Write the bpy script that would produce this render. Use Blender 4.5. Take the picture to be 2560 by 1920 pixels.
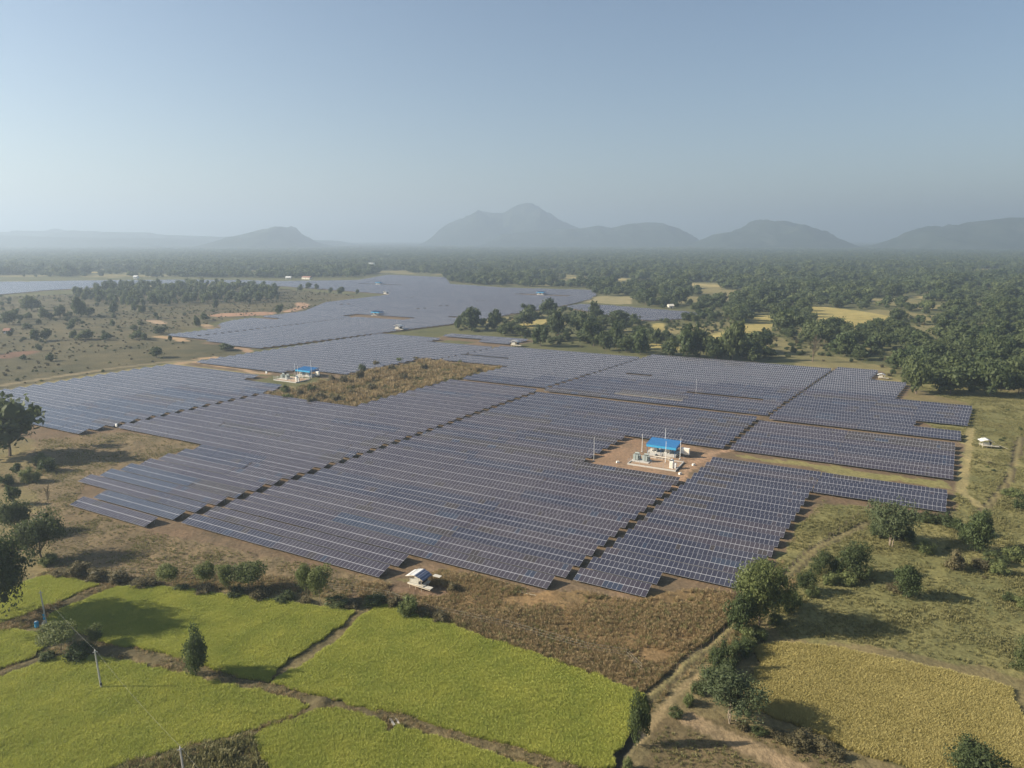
import bpy, bmesh, math, random
import numpy as np
from mathutils import Vector, Matrix

for _o in list(bpy.data.objects):
    bpy.data.objects.remove(_o)
scene = bpy.context.scene
R = math.radians
COL = scene.collection

# ------------------------------------------------------------------ camera
CAM_H = 68.5
cam_data = bpy.data.cameras.new('camera')
cam_data.sensor_fit = 'HORIZONTAL'
cam_data.sensor_width = 36.0
cam_data.lens = 24.99
cam_data.clip_start = 1.0
cam_data.clip_end = 60000.0
camera = bpy.data.objects.new('camera', cam_data)
camera.location = (0, 0, CAM_H)
camera.rotation_euler = (R(90 - 11.545), 0, 0)
COL.objects.link(camera)
scene.camera = camera

# ------------------------------------------------------------------ sky and sun
SUN_EL, SUN_AZ = 27.5, -91.0          # azimuth from +Y, negative = left
world = bpy.data.worlds.new('World')
scene.world = world
world.use_nodes = True
wn = world.node_tree
wn.nodes.clear()
w_out = wn.nodes.new('ShaderNodeOutputWorld')
w_bg = wn.nodes.new('ShaderNodeBackground')
w_sky = wn.nodes.new('ShaderNodeTexSky')
w_sky.sky_type = 'NISHITA'
w_sky.sun_disc = False
w_sky.sun_elevation = R(SUN_EL)
w_sky.sun_rotation = R(SUN_AZ)
w_sky.altitude = 300
w_sky.air_density = 1.0
w_sky.dust_density = 1.3
w_sky.ozone_density = 1.5
w_bg.inputs['Strength'].default_value = 0.055
wn.links.new(w_sky.outputs[0], w_bg.inputs[0])
wn.links.new(w_bg.outputs[0], w_out.inputs[0])

sun_data = bpy.data.lights.new('sun', 'SUN')
sun_data.energy = 5.0
sun_data.angle = R(0.9)
sun_data.color = (1.0, 0.90, 0.76)
sun = bpy.data.objects.new('sun', sun_data)
sdir = Vector((math.sin(R(SUN_AZ)) * math.cos(R(SUN_EL)), math.cos(R(SUN_AZ)) * math.cos(R(SUN_EL)), math.sin(R(SUN_EL))))
sun.rotation_euler = sdir.to_track_quat('Z', 'Y').to_euler()
sun.location = (0, 0, 200)
COL.objects.link(sun)

vs = scene.view_settings
vs.view_transform = 'Standard'
vs.look = 'None'
vs.gamma = 1.0
vs.exposure = 1.16
vs.use_curve_mapping = False
scene.render.engine = 'CYCLES'
cy = scene.cycles
cy.max_bounces = 5
cy.diffuse_bounces = 3
cy.glossy_bounces = 2
cy.transmission_bounces = 2
cy.transparent_max_bounces = 6
cy.volume_bounces = 1
cy.caustics_reflective = False
cy.caustics_refractive = False
cy.use_adaptive_sampling = False
cy.use_denoising = True
try: cy.denoising_prefilter = 'ACCURATE'
except Exception: pass
try:
    cy.denoiser = 'OPENIMAGEDENOISE'
    cy.denoising_input_passes = 'RGB_ALBEDO_NORMAL'
except Exception:
    pass

# ------------------------------------------------------------------ survey data (metres; camera stands over the origin, +Y is ahead)
DATA = {
 'P':{'paddy_a': [[-102.6,119.2],[-103.4,126.5],[-100.2,127.9],[-98.5,133.9],[-95.3,135.9],[-83.4,132.4],[-85.4,128.7],[-87.0,125.5],[-89.3,122.1],[-91.2,119.5],[-92.7,117.3],[-96.1,113.1]],'paddy_b': [[-95.8,110.3],[-93.3,113.7],[-89.0,115.4],[-84.3,114.6],[-81.7,112.6],[-79.9,109.8],[-79.6,107.4],[-81.4,105.6],[-83.1,103.8],[-86.2,101.6],[-88.8,99.7]],'paddy_c': [[-86.0,120.5],[-83.1,125.5],[-79.2,131.1],[-73.7,131.6],[-66.0,130.5],[-59.9,129.0],[-54.0,127.6],[-42.7,125.1],[-29.3,121.8],[-31.0,116.7],[-33.1,112.3],[-35.1,109.2],[-36.9,106.3],[-38.0,103.1],[-38.5,100.0],[-42.5,101.1],[-48.3,103.5],[-55.2,106.8],[-59.7,108.7],[-62.7,109.8],[-66.4,110.3],[-69.8,110.9],[-72.9,113.1],[-77.1,114.9],[-83.7,116.6]],'paddy_d': [[-87.2,94.9],[-84.7,98.1],[-81.4,101.4],[-78.2,104.3],[-75.3,106.8],[-72.6,107.8],[-68.4,106.8],[-63.8,105.5],[-58.2,103.8],[-52.9,102.0],[-45.1,99.6],[-36.9,97.1],[-33.1,95.7],[-30.4,94.3],[-31.6,92.3],[-36.8,89.1],[-40.0,87.6],[-43.3,86.3],[-45.8,85.3],[-48.4,84.0],[-51.3,82.5],[-52.9,81.0],[-54.1,78.4],[-68.2,76.3],[-75.0,76.3]],'paddy_e': [[-36.3,88.2],[-33.5,90.2],[-30.1,92.7],[-28.5,93.5],[-26.8,93.5],[-23.5,92.8],[-19.2,91.5],[-18.1,90.2],[-18.1,88.7],[-17.4,88.3],[-16.1,89.7],[-12.9,88.3],[-9.8,87.0],[-7.0,85.8],[-2.3,83.9],[2.5,81.9],[6.7,80.1],[7.6,78.4],[-6.9,77.8],[-19.4,78.4],[-28.1,77.5],[-30.8,80.3],[-32.7,82.5],[-34.9,85.3]],'paddy_f': [[-38.1,99.8],[-36.8,102.1],[-34.2,105.0],[-31.7,109.2],[-29.6,113.7],[-27.8,120.1],[-25.4,123.6],[-25.8,123.7],[-22.3,123.1],[-17.6,120.4],[-12.8,117.8],[-8.2,114.9],[-3.8,112.0],[1.3,109.2],[5.8,106.5],[10.5,103.8],[14.6,101.0],[17.8,98.6],[20.0,97.1],[20.0,95.2],[18.7,92.2],[17.6,89.8],[16.1,87.4],[14.6,85.3],[13.7,83.3],[13.0,81.7],[11.7,81.2],[7.9,82.5],[3.7,84.2],[-0.8,86.0],[-4.6,87.5],[-8.6,89.0],[-13.1,91.2],[-17.1,93.0],[-20.2,93.9],[-19.5,92.8],[-23.9,94.7],[-28.4,96.4],[-32.9,97.7]],'paddy_g': [[40.8,109.3],[43.4,110.5],[45.9,111.2],[52.6,110.4],[55.1,109.8],[57.4,108.7],[60.4,107.6],[63.0,106.3],[65.7,105.3],[68.3,103.8],[72.0,102.2],[75.1,100.2],[77.3,98.5],[75.4,95.1],[74.8,91.4],[73.0,85.7],[70.9,80.8],[67.0,76.9],[57.5,76.4],[54.3,79.7],[52.2,81.7],[50.3,82.9],[48.0,84.1],[46.4,85.3],[44.4,86.2],[43.4,88.3],[41.8,89.2],[38.7,91.6],[35.8,93.9],[35.7,97.0],[36.9,99.8],[40.7,105.1],[40.8,107.9]],'far_a': [[301.1,726.1],[319.5,738.8],[337.1,690.4],[341.2,638.0],[305.6,584.6],[252.8,532.3],[240.9,553.6],[268.4,638.0]],'far_b': [[144.5,512.7],[188.4,576.5],[215.8,584.6],[182.1,500.3],[164.6,477.2],[157.1,488.5],[139.5,482.8]],'far_c': [[3.8,576.5],[30.9,632.2],[29.7,568.7],[10.9,553.6]],'far_d': [[114.6,584.6],[126.7,587.9],[118.0,546.3],[107.1,536.5]],'far_e': [[212.2,638.0],[246.1,668.5],[227.0,610.2],[201.4,592.9]],'far_f': [[85.8,466.5],[111.6,471.8],[106.1,441.5],[82.2,446.3]],'meadow': [[73.3,817.5],[87.9,864.4],[124.6,872.7],[144.3,848.2],[128.8,762.3],[109.0,762.3],[78.0,788.9]]},
 'T':[['big',-161.5,219.5,19.4,26.1,'tall dark tree at the left edge before the left solar block'],['big',-93.9,118.2,18.5,15.9,'large dark tree on the left edge overhanging the green paddy'],['round',-102.7,144.5,10.6,11.1,'dense leafy tree at the left beside bare brown ground'],['round',-117.5,157.8,8.7,8.2,'pale green leafy tree behind the dense tree at the left'],['sap',-131.2,177.3,5.1,4.4,'dark sapling among bushes at the left edge'],['sap',-146.7,200.9,3.6,3.8,'thin sapling above the green bushes near the left edge'],['bare',-121.0,175.5,6.9,2.0,'thin leafless trunk standing left of the front solar tables'],['wisp',-68.4,130.6,5.2,5.1,'leftmost of the slim light green trees along the paddy edge'],['wisp',-60.6,129.9,6.1,4.8,'single stemmed light green tree,second along the paddy edge'],['wisp',-56.1,128.5,6.3,3.7,'narrow light green tree between two wider ones at the paddy edge'],['wisp',-52.1,129.6,6.1,8.1,'widest light green tree of the row along the paddy edge'],['wisp',-39.6,125.5,7.6,3.7,'slim light green tree just left of its taller twin by the shack'],['wisp',-36.4,124.3,8.0,5.1,'rightmost light green tree of the row along the paddy edge'],['oval',-50.3,101.6,8.5,5.5,'lone dark oval tree standing between the green paddies'],['wisp',-76.0,107.9,5.5,7.7,'grey green feathery shrub beside the middle power pole'],['wisp',-71.5,110.7,3.6,3.7,'small feathery shrub just right of the grey green shrub'],['oval',17.5,86.2,8.2,3.4,'narrow leafy tree at the right corner of the large paddy'],['big',44.8,117.4,12.8,10.3,'broad light green tree at the lower right end of solar block'],['oval',40.3,114.6,8.1,5.7,'dark round tree just in front of the broad light green tree'],['multi',31.8,91.1,7.6,9.9,'spreading tree with pale trunks on the edge of yellow field'],['oval',76.7,127.1,7.0,5.0,'lone oval tree with pale leaning trunk on the open grass'],['multi',86.0,150.9,10.5,12.6,'three lobed tree with pale trunk in front of right solar arm'],['oval',103.6,148.4,9.4,7.6,'yellowish green tree standing alone at the right'],['round',70.7,136.4,7.1,8.1,'dark bushy tree right of the fence track'],['round',64.2,137.1,5.0,5.1,'leafy small tree beside the rutted fence track'],['round',58.1,129.6,4.7,4.1,'small dark tree behind the broad light green tree'],['round',58.5,77.4,7.1,8.2,'dark round tree at the bottom right corner in yellow field'],['round',81.6,101.5,6.7,5.5,'tree cut by the right edge beside the yellow field'],['round',-466.5,690.5,14.3,19.8,'round dark tree in left scrubland near the bright panel strip'],['round',-408.4,575.8,11.7,14.4,'round tree at the far left edge of the scrubland'],['sap',-415.4,598.6,6.1,5.8,'slim tree beside the round tree at the scrubland edge'],['round',-421.6,616.9,5.9,9.3,'low tree behind the slim tree at left scrubland'],['round',-405.6,616.9,10.1,12.5,'dark tree between two round trees of the left scrubland'],['round',-402.4,633.0,10.7,10.6,'single round tree in the middle of left scrubland'],['oval',-385.2,633.0,18.1,13.4,'tallest dark tree in the left scrubland'],['round',-382.2,643.0,8.3,11.8,'tree just right of the tallest scrubland tree'],['oval',-370.0,660.5,11.5,8.6,'narrow dark tree in front of the scrubland thicket'],['oval',-362.6,682.7,9.2,7.4,'slim dark tree below the scrubland thicket'],['round',-347.7,667.7,7.9,9.4,'small round tree beside the slim one below the thicket'],['sap',-339.7,547.1,6.8,5.1,'thin small tree on the open scrubland'],['round',-323.7,479.4,8.2,8.2,'dark pair tree,left one,on the lower scrubland'],['round',-320.1,485.2,8.0,7.2,'dark pair tree,right one,on the lower scrubland'],['round',-305.3,491.2,6.2,5.6,'little round tree on lower scrubland'],['round',-295.7,489.2,7.0,11.7,'widest small tree on the lower scrubland'],['sap',-280.2,485.2,4.7,5.1,'low lone sapling on the grass left of solar field'],['sap',-315.7,559.8,6.0,4.4,'thin sapling on the middle of the left grassland'],['round',-261.3,491.2,6.2,10.4,'bushy tree near the corner of the far solar block'],['round',-253.0,485.2,5.0,5.3,'small bush tree touching the bushy tree near far solar block'],['round',-258.5,518.8,5.6,9.2,'round bush tree right at the far solar block corner'],['sap',-315.9,629.7,4.6,3.6,'tiny tree beside the pale path patch'],['oval',-248.7,559.8,8.9,5.9,'slim dark tree beside the sandy path bend'],['round',-261.6,604.6,6.8,8.2,'dark tree near the reddish bare earth'],['round',-209.3,413.0,6.4,9.0,'dark round tree on the grass above the left solar block'],['sap',-230.5,475.6,4.9,3.0,'tiny sapling on the sandy path at the far solar block'],['oval',-295.6,710.6,9.2,6.5,'slim tree at the foot of the scrubland thicket'],['round',-178.4,440.5,4.6,10.8,'dark bush clump beside the sandy path end'],['round',-216.4,660.5,8.9,8.6,'dark tree beside reddish earth at the far solar field edge'],['round',-285.0,961.4,8.5,9.1,'first small tree of the line at the far scrub edge'],['round',-284.1,1000.4,8.9,9.4,'second small tree of the line at the far scrub edge'],['round',-268.6,984.5,8.2,6.9,'third small tree of the line at the far scrub edge'],['round',-232.9,918.4,7.1,6.9,'fourth small tree of the line at the far scrub edge'],['round',-215.3,898.3,9.5,11.5,'wide tree of the line at the far scrub edge'],['round',-194.2,898.3,6.5,4.7,'last slim tree of the line at the far scrub edge'],['round',-30.5,539.7,17.1,18.4,'light green round tree at the left end of the tree belt'],['oval',-41.8,547.1,10.2,5.6,'dark narrow tree at the very left of the tree belt'],['round',-13.4,539.7,15.9,10.4,'dark tree right of the light round tree in the belt'],['round',9.9,567.7,14.7,18.7,'wide dark tree in the left part of the tree belt'],['round',31.8,626.4,17.2,18.5,'tall round tree rising beside the far small solar block'],['round',7.2,505.7,8.1,14.4,'low dark tree in front of the yellow clearing'],['round',-7.1,521.0,6.8,8.3,'small tree left of the yellow clearing in belt'],['oval',18.5,457.4,14.3,13.5,'dark oval tree at the corner of the tree belt'],['big',32.4,497.3,19.7,16.4,'tall tree right of the yellow clearing in the belt'],['round',72.3,610.7,15.8,14.6,'light crowned tree left of the far small solar block'],['big',49.1,497.3,18.3,21.0,'broad dark tree in the middle of the tree belt'],['round',53.0,457.4,16.7,15.7,'pale green tree at the front of the tree belt'],['round',58.6,440.5,11.8,10.1,'smaller pale tree at the front of the tree belt'],['oval',66.1,447.1,17.1,8.7,'dark slender tree in the middle of the tree belt'],['oval',77.4,424.8,15.6,11.3,'tall dense tree at the back edge of the solar block'],['round',94.5,460.9,11.0,8.6,'round tree behind the dense one in the tree belt'],['round',94.0,418.8,10.6,11.3,'dark bushy tree behind the centre solar block'],['oval',103.2,414.4,18.3,12.7,'light green columnar tree behind the centre solar block'],['big',111.0,414.4,19.2,14.7,'large dark tree right of the columnar tree'],['round',118.1,405.9,12.6,12.5,'rounded tree behind the solar block right of the large dark one'],['big',126.5,403.1,23.3,15.4,'tallest leafy tree behind the right part of centre block'],['round',137.8,399.0,11.0,10.6,'low tree left of the leafless tree'],['round',150.7,413.0,6.4,9.0,'little round bush tree beside the leafless tree'],['bare',170.5,397.7,16.2,11.3,'pale leafless tree with dark trunk behind the solar block'],['big',182.0,312.8,15.5,14.5,'front tree with pale trunk at the edge of right forest'],['round',197.3,312.8,12.3,19.1,'wide tree at the forest edge behind right solar steps'],['big',211.5,307.0,15.6,18.3,'dark forest edge tree with thin trunk near the right'],['round',227.9,312.8,14.6,13.3,'yellowish tree at the right edge of the forest'],['round',204.2,335.3,6.9,11.2,'low tree squeezed between two forest edge trees']],
 'B':[[-146.6,212.0,1.8,7.8,'l'],[-139.8,204.3,3.0,11.3,'d'],[-138.6,194.6,4.0,12.9,'l'],[-143.9,192.2,2.9,8.4,'d'],[-99.6,142.0,2.8,5.0,'l'],[-90.0,136.4,1.7,8.4,'b'],[-85.1,134.8,1.8,6.3,'b'],[-93.6,136.4,1.4,4.2,'b'],[-79.9,134.0,1.2,5.8,'b'],[-74.0,131.9,1.6,5.6,'b'],[-65.6,130.3,2.1,4.5,'d'],[-60.8,129.3,1.7,5.5,'d'],[-54.1,128.2,1.8,5.2,'d'],[-49.1,127.7,2.2,7.9,'d'],[-43.6,126.1,2.3,5.6,'d'],[-39.5,125.2,2.0,4.2,'d'],[-33.4,124.1,2.1,6.1,'d'],[-30.0,123.8,2.2,4.9,'d'],[-26.4,124.6,2.8,6.5,'d'],[-22.5,124.1,2.7,4.8,'d'],[-72.0,107.0,2.3,7.2,'d'],[-11.8,130.4,2.5,3.5,'d'],[-19.3,120.9,4.6,5.1,'l'],[-16.3,120.2,2.6,3.9,'d'],[-13.2,118.8,1.9,3.9,'b'],[15.3,81.5,1.9,1.9,'l'],[33.7,103.1,5.9,3.6,'g'],[36.5,106.2,3.5,3.4,'g'],[40.7,110.9,3.5,3.8,'l'],[31.1,100.0,3.7,3.5,'l'],[51.6,121.9,4.2,3.4,'g'],[38.2,107.6,3.8,3.7,'d'],[33.5,105.3,3.3,2.9,'d'],[43.2,112.4,2.3,3.1,'d'],[29.6,98.9,2.1,2.5,'b'],[34.2,101.0,4.2,3.1,'g'],[92.1,148.0,3.0,7.0,'l'],[109.3,143.9,3.4,8.7,'l'],[104.0,142.4,3.0,5.3,'g'],[93.7,139.3,4.7,5.1,'b'],[101.5,137.1,2.8,4.6,'l'],[99.4,140.1,2.7,4.6,'b'],[102.5,164.9,3.1,5.1,'g'],[105.3,162.9,3.7,5.1,'g'],[106.6,159.9,3.3,3.9,'d'],[100.4,166.4,2.3,3.5,'d'],[135.9,183.2,2.3,6.2,'l'],[131.7,173.6,3.6,4.4,'g'],[105.4,154.4,3.2,4.5,'d'],[91.0,154.4,3.9,5.4,'g'],[86.0,155.5,4.5,5.4,'g'],[67.2,136.4,4.5,4.1,'d'],[72.0,134.3,3.7,3.8,'g'],[67.6,132.9,3.1,4.6,'l'],[42.6,113.7,2.6,3.1,'l'],[39.4,108.8,3.0,2.7,'g'],[34.2,102.0,3.5,2.9,'l'],[28.6,97.4,2.4,2.5,'g'],[26.5,95.0,2.2,2.3,'l'],[47.6,117.7,2.4,3.2,'g'],[53.7,124.1,2.9,3.4,'l'],[58.7,128.0,2.5,3.5,'g'],[64.4,132.9,3.1,3.7,'l'],[24.0,92.3,1.8,2.2,'g'],[39.9,86.2,1.6,5.3,'b'],[37.3,87.6,1.5,3.3,'b'],[42.7,85.2,1.6,4.0,'b'],[32.8,89.5,1.5,2.4,'b'],[35.0,88.4,1.3,2.6,'g'],[43.6,83.7,1.5,3.3,'b'],[76.8,129.6,1.5,5.6,'b'],[76.1,131.3,1.3,2.8,'b'],[97.0,123.4,2.5,3.9,'l'],[96.0,126.4,1.7,2.9,'g'],[-77.0,106.4,1.8,3.3,'d'],[111.5,156.7,2.0,4.6,'l'],[-102.3,312.8,5.5,7.6,'d'],[-94.3,308.7,5.4,5.6,'g'],[-91.3,317.1,4.7,7.6,'g'],[-87.9,340.2,5.0,7.3,'g'],[-78.7,366.8,6.0,6.4,'g'],[-74.8,384.8,4.5,9.9,'g'],[-63.6,397.7,3.0,9.2,'d'],[-55.4,404.5,2.3,7.0,'g'],[-80.9,335.3,6.9,7.9,'b'],[-75.3,345.2,7.0,12.2,'b'],[-63.0,366.8,5.3,12.8,'b'],[-46.9,372.6,4.3,10.7,'b'],[-83.3,300.7,5.3,10.8,'b'],[-75.4,296.8,4.4,8.8,'b'],[-84.6,293.0,4.3,7.0,'b'],[-29.2,393.7,3.0,3.2,'d'],[-71.2,308.7,4.5,10.9,'b'],[-64.7,321.5,5.1,11.3,'b'],[-53.5,345.2,4.4,12.0,'b'],[-97.2,300.7,4.4,6.5,'d']],
 'L':{'track_fence': [[19.2,95.1],[23.9,99.8],[28.5,105.5],[34.7,111.3],[40.3,117.6],[59.2,139.1],[68.4,149.6],[77.5,156.7],[87.1,164.6]],'track_light': [[17.3,86.8],[19.8,90.5],[23.0,94.5],[25.9,98.4],[30.5,102.6],[34.7,107.1]],'track_right': [[168.8,253.4],[156.1,234.2],[145.4,217.6],[131.4,197.2],[124.2,186.4],[122.6,178.9],[122.2,174.3]],'rut_right': [[179.7,242.4],[165.0,222.9],[147.2,200.1],[136.3,187.7],[125.4,176.6],[120.3,172.0]],'bund_cf': [[-27.7,121.4],[-30.1,115.5],[-32.7,110.9],[-36.3,106.1],[-38.2,100.2]],'path_l1': [[-186.5,392.9],[-183.6,403.1],[-181.7,408.7],[-175.6,413.8]],'path_l2': [[-308.5,607.5],[-300.8,599.3],[-290.3,585.2]],'path_l3': [[-253.1,505.3],[-245.8,501.3],[-233.4,492.9],[-223.6,481.1]],'path_l4': [[-250.6,576.1],[-243.9,568.8],[-235.7,553.2]],'path_l5': [[-244.7,330.5],[-232.8,350.6],[-215.2,378.2],[-197.5,396.2],[-182.7,404.5]],'path_l6': [[-181.4,399.4],[-168.3,388.7],[-144.6,375.3],[-134.3,364.3],[-125.9,361.2]],'path_l7': [[-176.8,450.8],[-169.6,446.2],[-163.5,435.1]],'path_l8': [[-215.1,681.4],[-215.3,702.8],[-213.8,731.3],[-230.0,775.4]],'path_l9': [[-314.1,607.5],[-290.6,651.7],[-280.7,691.9]],'sandy': [[25.6,91.4],[29.2,88.9],[32.5,85.7],[35.6,83.2],[37.9,80.8]],'hutpatch': [[-22.2,131.3],[-15.5,130.0]],'station_track': [[45.6,190.3],[54.8,209.3],[61.5,219.4],[72.0,226.6]],'red_a': [[-261.8,653.0],[-249.6,657.8],[-237.2,662.6]],'red_b': [[-300.3,430.3],[-301.0,418.0]],'bund_ab': [[-82.4,131.6],[-85.9,123.8],[-89.4,118.2],[-92.9,114.9]],'bund_bd': [[-83.1,99.7],[-81.9,102.1],[-78.4,105.6],[-75.8,107.6],[-68.5,109.2],[-57.8,106.1],[-46.8,101.1],[-37.3,98.4],[-28.5,94.9]],'bund_de': [[-28.5,94.9],[-31.0,91.2],[-36.4,88.1],[-41.9,86.0],[-46.9,83.5],[-49.5,81.9]],'bund_ef': [[-28.5,94.9],[-20.8,92.8],[-17.5,92.2],[-10.0,88.7],[-0.8,85.2],[7.9,81.9]],'ditch': [[13.5,82.1],[14.7,84.5],[16.8,87.7],[18.1,88.7]],'front_edge': [[-21.0,123.1],[-9.7,115.1],[-0.9,110.0],[9.6,103.5],[19.1,97.2]],'fence_front': [[-95.3,137.1],[-83.5,137.5],[-76.1,136.3],[-64.9,134.7],[-46.8,132.4],[-31.5,129.4],[-24.3,127.2],[-14.7,121.3],[-1.0,116.2],[12.9,109.0],[19.2,107.1],[22.6,98.4]],'fence_right': [[94.8,177.7],[87.1,168.7],[84.4,165.6],[77.8,158.6],[74.8,154.9],[73.0,153.5],[70.8,151.3],[66.4,148.3],[64.3,146.2],[61.8,143.0],[59.8,140.6],[44.9,119.9],[39.9,116.5],[34.7,111.3],[29.1,105.5],[24.0,100.7]]},
 'pts':{'hut1': [-18.7,132.0],'hut2': [158.8,229.4],'hut3': [184.3,348.2],'hut4': [-86.4,539.8],'hut5': [2.0,456.8],'hut6': [-156.8,889.8],'st1': [47.4,215.3],'st2': [-107.3,350.4],'st3': [-123.9,647.0],'st4': [-204.2,1093.2],'st5': [35.4,891.6],'pole1': [-63.7,98.6],'pole2': [-84.0,117.0],'pole3': [-41.0,77.5],'drum': [-85.5,116.6],'lp1': [25.7,214.0],'lp2': [82.6,312.0],'lpA': [42.5,223.9],'lpB': [53.1,215.7],'lpC': [49.8,224.8],'lpD': [47.7,212.0],'comb1': [-145.7,253.5],'comb2': [-126.2,359.1],'blk1': [33.0,212.4],'blk2': [56.0,209.8],'blk3': [49.9,201.4],'cab1': [55.1,219.4],'house1': [-326.1,1672.1],'house2': [-354.7,1241.8],'house3': [-657.7,1255.5],'house4': [1397.1,3026.6],'house6': [-216.1,1585.6],'house7': [-373.3,523.3],'house8': [-386.6,1241.8],'house9': [159.6,716.2],'hole': [-17.3,90.8],'stick': [2.4,129.1],'white1': [116.9,166.4]},
 'glimpse':[[111.8,1276.5],[133.0,1276.5],[182.1,1241.8],[140.6,1043.1],[178.7,1093.2],[198.6,1093.2],[337.5,1532.7],[295.6,1313.1],[281.4,1093.2],[299.1,1067.5],[402.8,1313.1],[-865.8,1585.6],[-770.0,1483.1],[-691.3,1558.7],[-667.2,1585.6],[-864.5,1507.5],[573.9,1436.5],[442.2,1103.6],[935.2,1596.4],[957.3,1486.2],[1021.0,1539.3],[484.5,858.8],[523.5,858.8],[532.4,841.7],[794.8,1657.8],[1079.1,1596.4]],
 'forest_front':[[-1638.9,1349.5],[-942.0,1320.8],[-713.7,1306.9],[-490.1,1293.3],[-409.6,1266.9],[-276.7,1306.9],[-266.3,1495.6],[-130.6,1379.5],[-102.3,1160.1],[-23.7,1060.6],[108.0,1016.9],[98.8,860.5],[82.3,814.8],[133.2,740.8],[177.7,678.9],[164.2,626.4],[144.7,610.7],[107.6,595.6],[71.7,636.3],[48.5,719.0],[19.1,678.9],[-43.5,592.7],[-42.4,534.9],[-8.8,516.6],[28.6,457.4],[65.8,427.8],[99.2,414.4],[142.1,401.8],[184.3,393.7],[197.9,376.2],[189.4,340.2],[193.5,317.1],[207.2,312.8],[230.6,312.8],[325.0,293.0]],
 'thicket':[[-540.5,885.3],[-576.1,1000.4],[-553.2,1088.7],[-510.2,1128.4],[-413.4,1088.7],[-310.1,939.4],[-261.6,804.1],[-287.4,763.9],[-317.4,763.9],[-347.5,745.3],[-388.4,727.6],[-446.1,763.9],[-498.1,814.8]],
 'scrub':[[-772.5,872.7],[-596.5,872.7],[-514.9,842.8],[-388.4,727.6],[-299.6,740.8],[-268.6,610.7],[-258.1,530.2],[-260.5,468.2],[-260.7,404.5],[-260.9,355.7],[-281.1,308.7]],
 'hills':[['right',4600,[[2330.0,56.0],[2439.0,64.0],[2575.0,107.0],[2661.0,124.0],[2781.0,141.0],[2900.0,175.0],[3139.0,206.0],[3314.0,201.0],[3546.0,185.0],[3831.0,133.0],[4142.0,61.0]]],['midright',5200,[[1229.0,48.0],[1329.0,74.0],[1443.0,102.0],[1617.0,125.0],[1752.0,164.0],[1878.0,195.0],[2042.0,160.0],[2139.0,121.0],[2216.0,108.0],[2293.0,67.0],[2429.0,48.0]]],['centre',6000,[[-338.0,58.0],[-68.0,109.0],[128.0,129.0],[328.0,145.0],[551.0,152.0],[707.0,181.0],[819.0,158.0],[952.0,192.0],[1108.0,207.0],[1242.0,196.0],[1353.0,152.0],[1509.0,80.0],[1688.0,45.0]]],['mountain',7000,[[-945.0,57.0],[-788.0,104.0],[-657.0,165.0],[-475.0,256.0],[-319.0,334.0],[-189.0,316.0],[-85.0,316.0],[45.0,386.0],[149.0,410.0],[253.0,373.0],[435.0,256.0],[643.0,171.0],[985.0,96.0],[1182.0,57.0]]],['left',5200,[[-2224.0,54.0],[-1990.0,83.0],[-1873.0,112.0],[-1788.0,139.0],[-1721.0,148.0],[-1662.0,159.0],[-1627.0,156.0],[-1577.0,121.0],[-1519.0,89.0],[-1434.0,63.0],[-1258.0,48.0]]],['ridge',6900,[[-6135.0,103.0],[-5358.0,119.0],[-4970.0,100.0],[-4722.0,138.0],[-4621.0,119.0],[-4508.0,146.0],[-4295.0,119.0],[-4062.0,150.0],[-3922.0,123.0],[-3735.0,135.0],[-3565.0,131.0],[-3339.0,111.0],[-2947.0,100.0],[-2563.0,72.0],[-1476.0,53.0]]],['farridge',5900,[[-5910.0,92.0],[-4914.0,98.0],[-4250.0,95.0],[-4051.0,98.0],[-3785.0,85.0],[-2922.0,75.0],[-2391.0,59.0]]]],
 'Z':{'grass_right': [[49.1,129.6],[67.7,159.0],[83.5,180.2],[108.4,166.4],[126.7,191.2],[154.7,233.2],[157.4,265.9],[194.7,293.0],[189.2,312.8],[188.8,335.3],[196.1,372.6],[230.6,312.8],[298.4,300.7],[200.9,166.4],[148.7,126.4],[99.0,112.4],[82.6,103.1],[71.0,106.4],[57.2,112.4],[47.2,113.7]],'dry_grass': [[-20.9,132.8],[-14.9,139.3],[-7.9,137.0],[5.3,129.4],[11.8,130.1],[24.0,125.9],[34.4,130.1],[41.3,130.1],[43.3,128.5],[40.3,117.6],[31.0,107.9],[23.9,99.8],[23.6,97.2],[20.6,97.2],[9.7,104.3],[-3.8,112.5],[-14.6,120.1],[-21.1,123.7],[-29.6,127.4],[-30.7,132.8]],'bare_left': [[-164.0,238.1],[-141.9,248.5],[-103.6,233.2],[-123.8,199.8],[-114.3,174.4],[-85.8,159.0],[-26.2,134.7],[-17.0,126.4],[-29.8,128.0],[-53.5,132.9],[-81.3,136.4],[-96.8,140.1],[-117.4,166.4],[-146.3,203.5]],'station_yard': [[39.8,241.9],[68.4,224.9],[65.6,217.8],[47.8,196.3],[21.8,211.8],[28.2,223.3]],'brown_front': [[20.5,90.3],[25.2,92.5],[31.3,90.7],[34.2,87.9],[40.7,85.0],[45.7,81.4],[39.4,76.9],[15.0,76.9]],'scrub_left': [[-849.3,763.9],[-617.2,860.5],[-552.2,904.9],[-413.4,1088.7],[-185.8,872.7],[-196.4,698.4],[-248.0,610.7],[-249.5,512.2],[-162.7,447.1],[-162.3,418.8],[-192.9,397.7],[-236.7,321.5],[-267.5,293.0],[-360.8,300.7]],'grass_lane': [[68.8,222.9],[125.5,194.4],[122.7,189.0],[94.2,203.1],[74.5,217.6]],'brown_gap': [[-52.2,81.5],[-48.3,83.9],[-41.9,86.0],[-36.9,88.0],[-35.4,85.3],[-33.2,82.5],[-31.3,80.3],[-29.3,78.4],[-53.7,78.4]]}}

# ------------------------------------------------------------------ helpers
rng = np.random.default_rng(7)
random.seed(7)


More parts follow.
